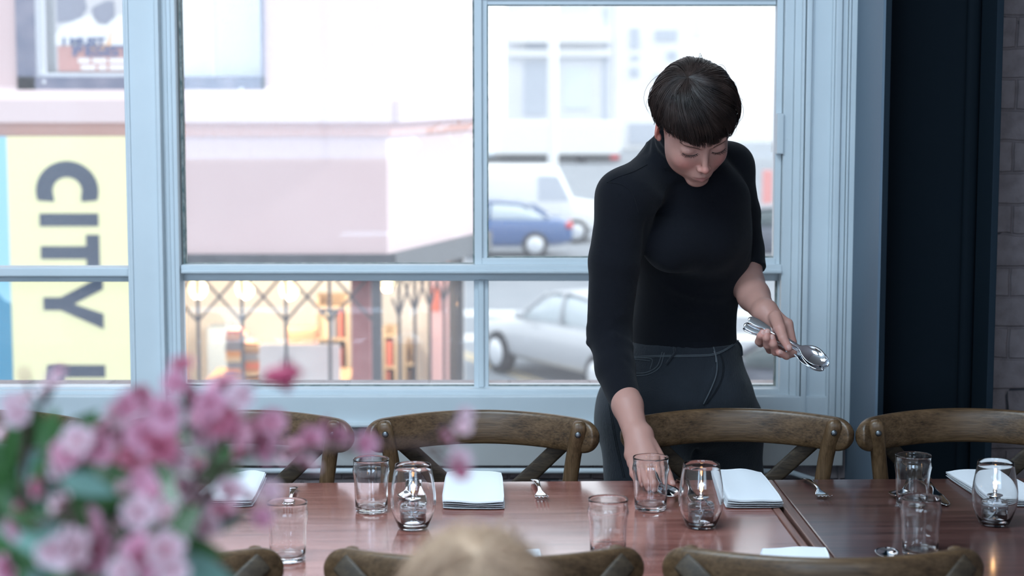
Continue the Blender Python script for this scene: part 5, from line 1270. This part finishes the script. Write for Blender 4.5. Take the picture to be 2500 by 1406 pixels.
def part(name, me, parent, loc, rot, s):
    o = bpy.data.objects.new(name, me); COL.objects.link(o); o.parent = parent; o.matrix_basis = Matrix.Translation(Vector(loc)-parent.location) @ rot.to_matrix().to_4x4() @ Matrix.Diagonal((*([s]*3 if not isinstance(s, tuple) else s), 1)); return o
from mathutils import Quaternion
# branch: list of picture points, depth at the tip; blossoms (x, y, radius px, kind, depth offset); leaves (x0,y0,x1,y1, kind)
branches = [
 ('pink blossom branch rising highest, its top bud in front of the window mullion', [(260, 1420), (330, 1230), (400, 1060), (440, 905)], .02,
  [(445, 893, 30, 'd'), (428, 935, 34, 'p'), (455, 968, 44, 'p'), (408, 1010, 46, 'p'), (462, 1012, 44, 'w'), (352, 1062, 48, 'p'), (395, 1090, 44, 'd'), (340, 1115, 50, 'd'), (318, 1150, 40, 'p'), (352, 1180, 36, 'p'), (425, 1120, 40, 'w')], [(330, 1190, 285, 1235, 'l')]),
 ('pink blossom branch reaching right below the window sill', [(250, 1440), (430, 1260), (520, 1110), (570, 960), (700, 918)], .04,
  [(548, 942, 44, 'p'), (590, 965, 36, 'w'), (562, 1000, 40, 'd'), (540, 1022, 44, 'd'), (575, 1055, 40, 'p'), (515, 985, 40, 'p'), (500, 1060, 44, 'w'), (480, 1140, 46, 'w'), (450, 1200, 44, 'w'), (690, 918, 40, 'd'), (497, 1010, 38, 'p')], [(475, 1165, 605, 1140, 'l'), (640, 920, 740, 908, 'b')]),
 ('pink blossom branch with a row of flowers trailing farthest to the right', [(260, 1450), (440, 1300), (560, 1130), (700, 1100), (880, 1090), (1010, 1085), (1130, 1140)], .10,
  [(635, 1085, 50, 'p'), (625, 1055, 36, 'p'), (662, 1035, 36, 'p'), (588, 1110, 34, 'p'), (722, 1105, 42, 'p'), (760, 1075, 36, 'p'), (800, 1055, 40, 'p'), (828, 1068, 28, 'p'), (745, 1135, 34, 'w'), (892, 1085, 32, 'p'), (1085, 1070, 26, 'p'), (1128, 1045, 24, 'w'), (1135, 1012, 20, 'w'), (1118, 1125, 34, 'w'), (1125, 1148, 22, 'd')], []),
 ('pink blossom branch over the table with pale flowers beside the tumbler', [(250, 1460), (420, 1360), (560, 1270), (680, 1250)], .08,
  [(520, 1215, 44, 'w'), (560, 1200, 38, 'w'), (540, 1255, 40, 'p'), (500, 1285, 40, 'w'), (605, 1215, 32, 'w'), (640, 1265, 28, 'p'), (480, 1235, 40, 'w'), (660, 1200, 28, 'w')], [(590, 1250, 520, 1300, 'g'), (430, 1290, 510, 1300, 'g')]),
 ('pink blossom branch at the lower middle with large drooping flowers', [(230, 1480), (330, 1400), (400, 1290)], -.06,
  [(370, 1300, 60, 'w'), (350, 1355, 62, 'p'), (405, 1340, 50, 'w'), (340, 1250, 44, 'w'), (395, 1255, 40, 'w'), (322, 1205, 46, 'w'), (372, 1210, 36, 'p'), (300, 1395, 40, 'w'), (420, 1390, 40, 'w')], [(400, 1335, 555, 1345, 'l'), (400, 1375, 590, 1420, 'g'), (420, 1400, 560, 1450, 'g')]),
 ('pink blossom branch at the lower left with large pale flowers', [(190, 1500), (180, 1400), (200, 1300), (150, 1200)], -.08,
  [(200, 1290, 56, 'p'), (170, 1345, 60, 'w'), (225, 1345, 60, 'p'), (260, 1310, 46, 'p'), (130, 1345, 40, 'w'), (205, 1385, 50, 'w'), (150, 1230, 34, 'w'), (95, 1190, 26, 'd'), (35, 1290, 30, 'p'), (45, 1245, 20, 'd')], [(120, 1120, 60, 1180, 'l'), (95, 1300, 20, 1240, 'l'), (150, 1400, 70, 1330, 'g'), (60, 1400, 130, 1440, 'g'), (240, 1390, 300, 1440, 'g')]),
 ('pink blossom branch in the middle left of the bouquet', [(230, 1440), (240, 1260), (190, 1130), (190, 1050)], 0,
  [(190, 1075, 40, 'w'), (165, 1110, 42, 'p'), (215, 1125, 48, 'p'), (240, 1095, 42, 'p'), (270, 1060, 40, 'p'), (150, 1140, 36, 'w'), (195, 1150, 44, 'p'), (285, 1015, 38, 'w'), (310, 990, 34, 'p'), (340, 975, 34, 'd'), (375, 1000, 40, 'p'), (285, 1050, 34, 'd')], [(150, 1170, 280, 1200, 'g'), (180, 1230, 310, 1215, 'l'), (255, 1150, 280, 1110, 'b2'), (140, 1200, 240, 1160, 'g'), (160, 1290, 110, 1230, 'l')]),
 ('pink blossom branch with the palest flowers at the left edge, below the yellow banner', [(150, 1480), (70, 1300), (60, 1100), (110, 960)], .06,
  [(45, 1010, 34, 'w'), (28, 985, 26, 'w'), (60, 975, 24, 'w'), (118, 955, 34, 'w'), (135, 925, 22, 'w'), (145, 905, 14, 'd'), (60, 912, 10, 'd'), (15, 1060, 30, 'w'), (5, 1330, 44, 'p'), (20, 1390, 46, 'p')], [(95, 990, 25, 1180, 'l'), (60, 1040, -10, 1170, 'l'), (110, 1100, 130, 990, 'l'), (20, 1250, 60, 1110, 'l'), (100, 1250, 30, 1130, 'l'), (60, 1330, 0, 1200, 'l'), (130, 1300, 60, 1200, 'l')]),
]
for bi, (lab, pts, dz, fl, lv) in enumerate(branches):
    r = thing('blossom_branch', lab, 'branch', (vb[0]+R.uniform(-.02, .02), YV+R.uniform(-.02, .02), vb[2]-.18), group='pink blossom branches in the vase')
    n = len(pts); base = [np.array(r.location[:]), np.array([vb[0]+(pts[0][0]-185)*.0002, YV, vb[2]+.0])]
    path = base+[P(x, y, YV+dz*(k+1)/n) for k, (x, y) in enumerate(pts)]
    c = catmull(path, 60); mb = MB(); rad = np.linspace(.0042, .0012, 60); mb.sweep(c, (0, 1, 0), rad, rad, n=7, e=2)
    tw = []
    for x, y, rp, k in fl:
        Y = YV+dz*.8+R.uniform(-.05, .05); p = P(x, y, Y); s = rp/F*Y*1.12
        j = np.argmin(np.linalg.norm(c-p, axis=1)+np.abs(np.arange(60)-30)*.0003); q = c[max(j-2, 0)]; mb.tube(catmull([q, (q+p)/2+np.array([0, 0, -.006]), p], 6), .0011, 5)
        d = Vector((R.uniform(-.6, .6), -1+R.uniform(-.2, .5), R.uniform(-.25, .7))); out = Vector(p-q); out = out.normalized() if out.length > 1e-3 else Vector((0, 0, 1)); d = (d+out*.6).normalized()
        part('blossom', R.choice(BL[k]), r, p, d.to_track_quat('Z', 'Y') @ Quaternion((0, 0, 1), R.uniform(0, 6)), s)
    for x0, y0, x1, y1, k in lv:
        Y = YV+dz*.6+R.uniform(-.04, .05); a = P(x0, y0, Y); b = P(x1, y1, Y+R.uniform(-.02, .03)); d = Vector(b-a); L = d.length
        j = np.argmin(np.linalg.norm(c-a, axis=1)); mb.tube([c[j], (c[j]+a)/2, a], .0010, 5)
        if k in 'lg':
            nrm = Vector((R.uniform(-.3, .3), -.8, .6)); q = Matrix((d.normalized().cross(nrm).normalized(), d.normalized(), d.normalized().cross(nrm).normalized().cross(d.normalized()))).transposed().to_quaternion()
            part('leaf', LEAF if k == 'l' else LEAF2, r, a, q, (L*1.25, L, L))
        elif k == 'b': part('bud', BUD, r, (a+b)/2, d.to_track_quat('Z', 'Y'), (L*.42, L*.42, L*.52))
        else:
            o = part('bud', BUD, r, (a+b)/2, d.to_track_quat('Z', 'Y'), (L*.62, L*.62, L*.5))
    for k in range(9):
        j = R.randint(8, 50); x, y = c[j][0], c[j][1]; a = c[j]; ang = R.uniform(0, 6.28); L = R.uniform(.04, .065)
        if bi in (1, 2, 3) and j > 30: continue
        d = Vector((math.cos(ang)*.8-.25, R.uniform(.0, .7), R.uniform(-.5, .9))).normalized(); nrm = Vector((R.uniform(-.3, .3), -.8, .6)); s1 = d.cross(nrm).normalized()
        part('leaf', LEAF if R.random() < .7 else LEAF2, r, a, Matrix((s1, d, s1.cross(d))).transposed().to_quaternion(), (L*1.3, L, L))
    mb.build('stem', M_['bark'], r, True, True)
r = thing('leafy_branch', 'dark leafy branch without flowers filling the lower left of the bouquet', 'branch', (vb[0]-.03, YV+.02, vb[2]-.18))
mb = MB(); ps = [[(110, 1420), (60, 1300), (30, 1180)], [(220, 1400), (250, 1300), (330, 1240)], [(60, 1430), (0, 1380), (-60, 1300)], [(160, 1400), (140, 1250), (100, 1130)]]
for pp_ in ps:
    c = catmull([np.array(r.location[:]), np.array([vb[0], YV+.03, vb[2]])]+[P(x, y, YV+.08) for x, y in pp_], 40); mb.sweep(c, (0, 1, 0), np.linspace(.0035, .001, 40), np.linspace(.0035, .001, 40), n=6, e=2)
    for k in range(19):
        a = c[R.randint(12, 39)]; ang = R.uniform(0, 6.28); L = R.uniform(.045, .075); d = Vector((math.cos(ang)*.9, R.uniform(-.1, .7), R.uniform(-.6, .9))).normalized(); nrm = Vector((R.uniform(-.3, .3), -.8, .6)); s1 = d.cross(nrm).normalized()
        part('leaf', LEAF if R.random() < .85 else LEAF2, r, a, Matrix((s1, d, s1.cross(d))).transposed().to_quaternion(), (L*1.35, L, L))
mb.build('stem', M_['bark'], r, True, True)
vs = MB().lathe([(.001, 0), (.045, 0), (.055, .004), (.075, .05), (.082, .11), (.070, .18), (.050, .235), (.046, .262), (.052, .28), (.049, .281), (.043, .262), (.046, .235), (.066, .18), (.077, .11), (.070, .05), (.05, .01), (.001, .008)], n=48).build('vase', mat('white_ceramic', (.8, .8, .78), .2), None, True)
vs.location = (vb[0], YV, vb[2]-.281); tag(vs, 'white ceramic vase holding the pink blossom branches', 'vase')
cz = vb[2]-.2815; cs = thing('console_table', 'narrow wooden console table carrying the vase of blossoms', 'table', (vb[0], YV, 0))
MB().box((-.45, -.16, cz-.03), (.09, .16, cz), .003).build('top', M_['table2'], cs)
for x in (-.42, .06):
    for y in (-.13, .13): MB().box((x-.02, y-.02, 0), (x+.02, y+.02, cz-.031), .003).build('leg', M_['table2'], cs)
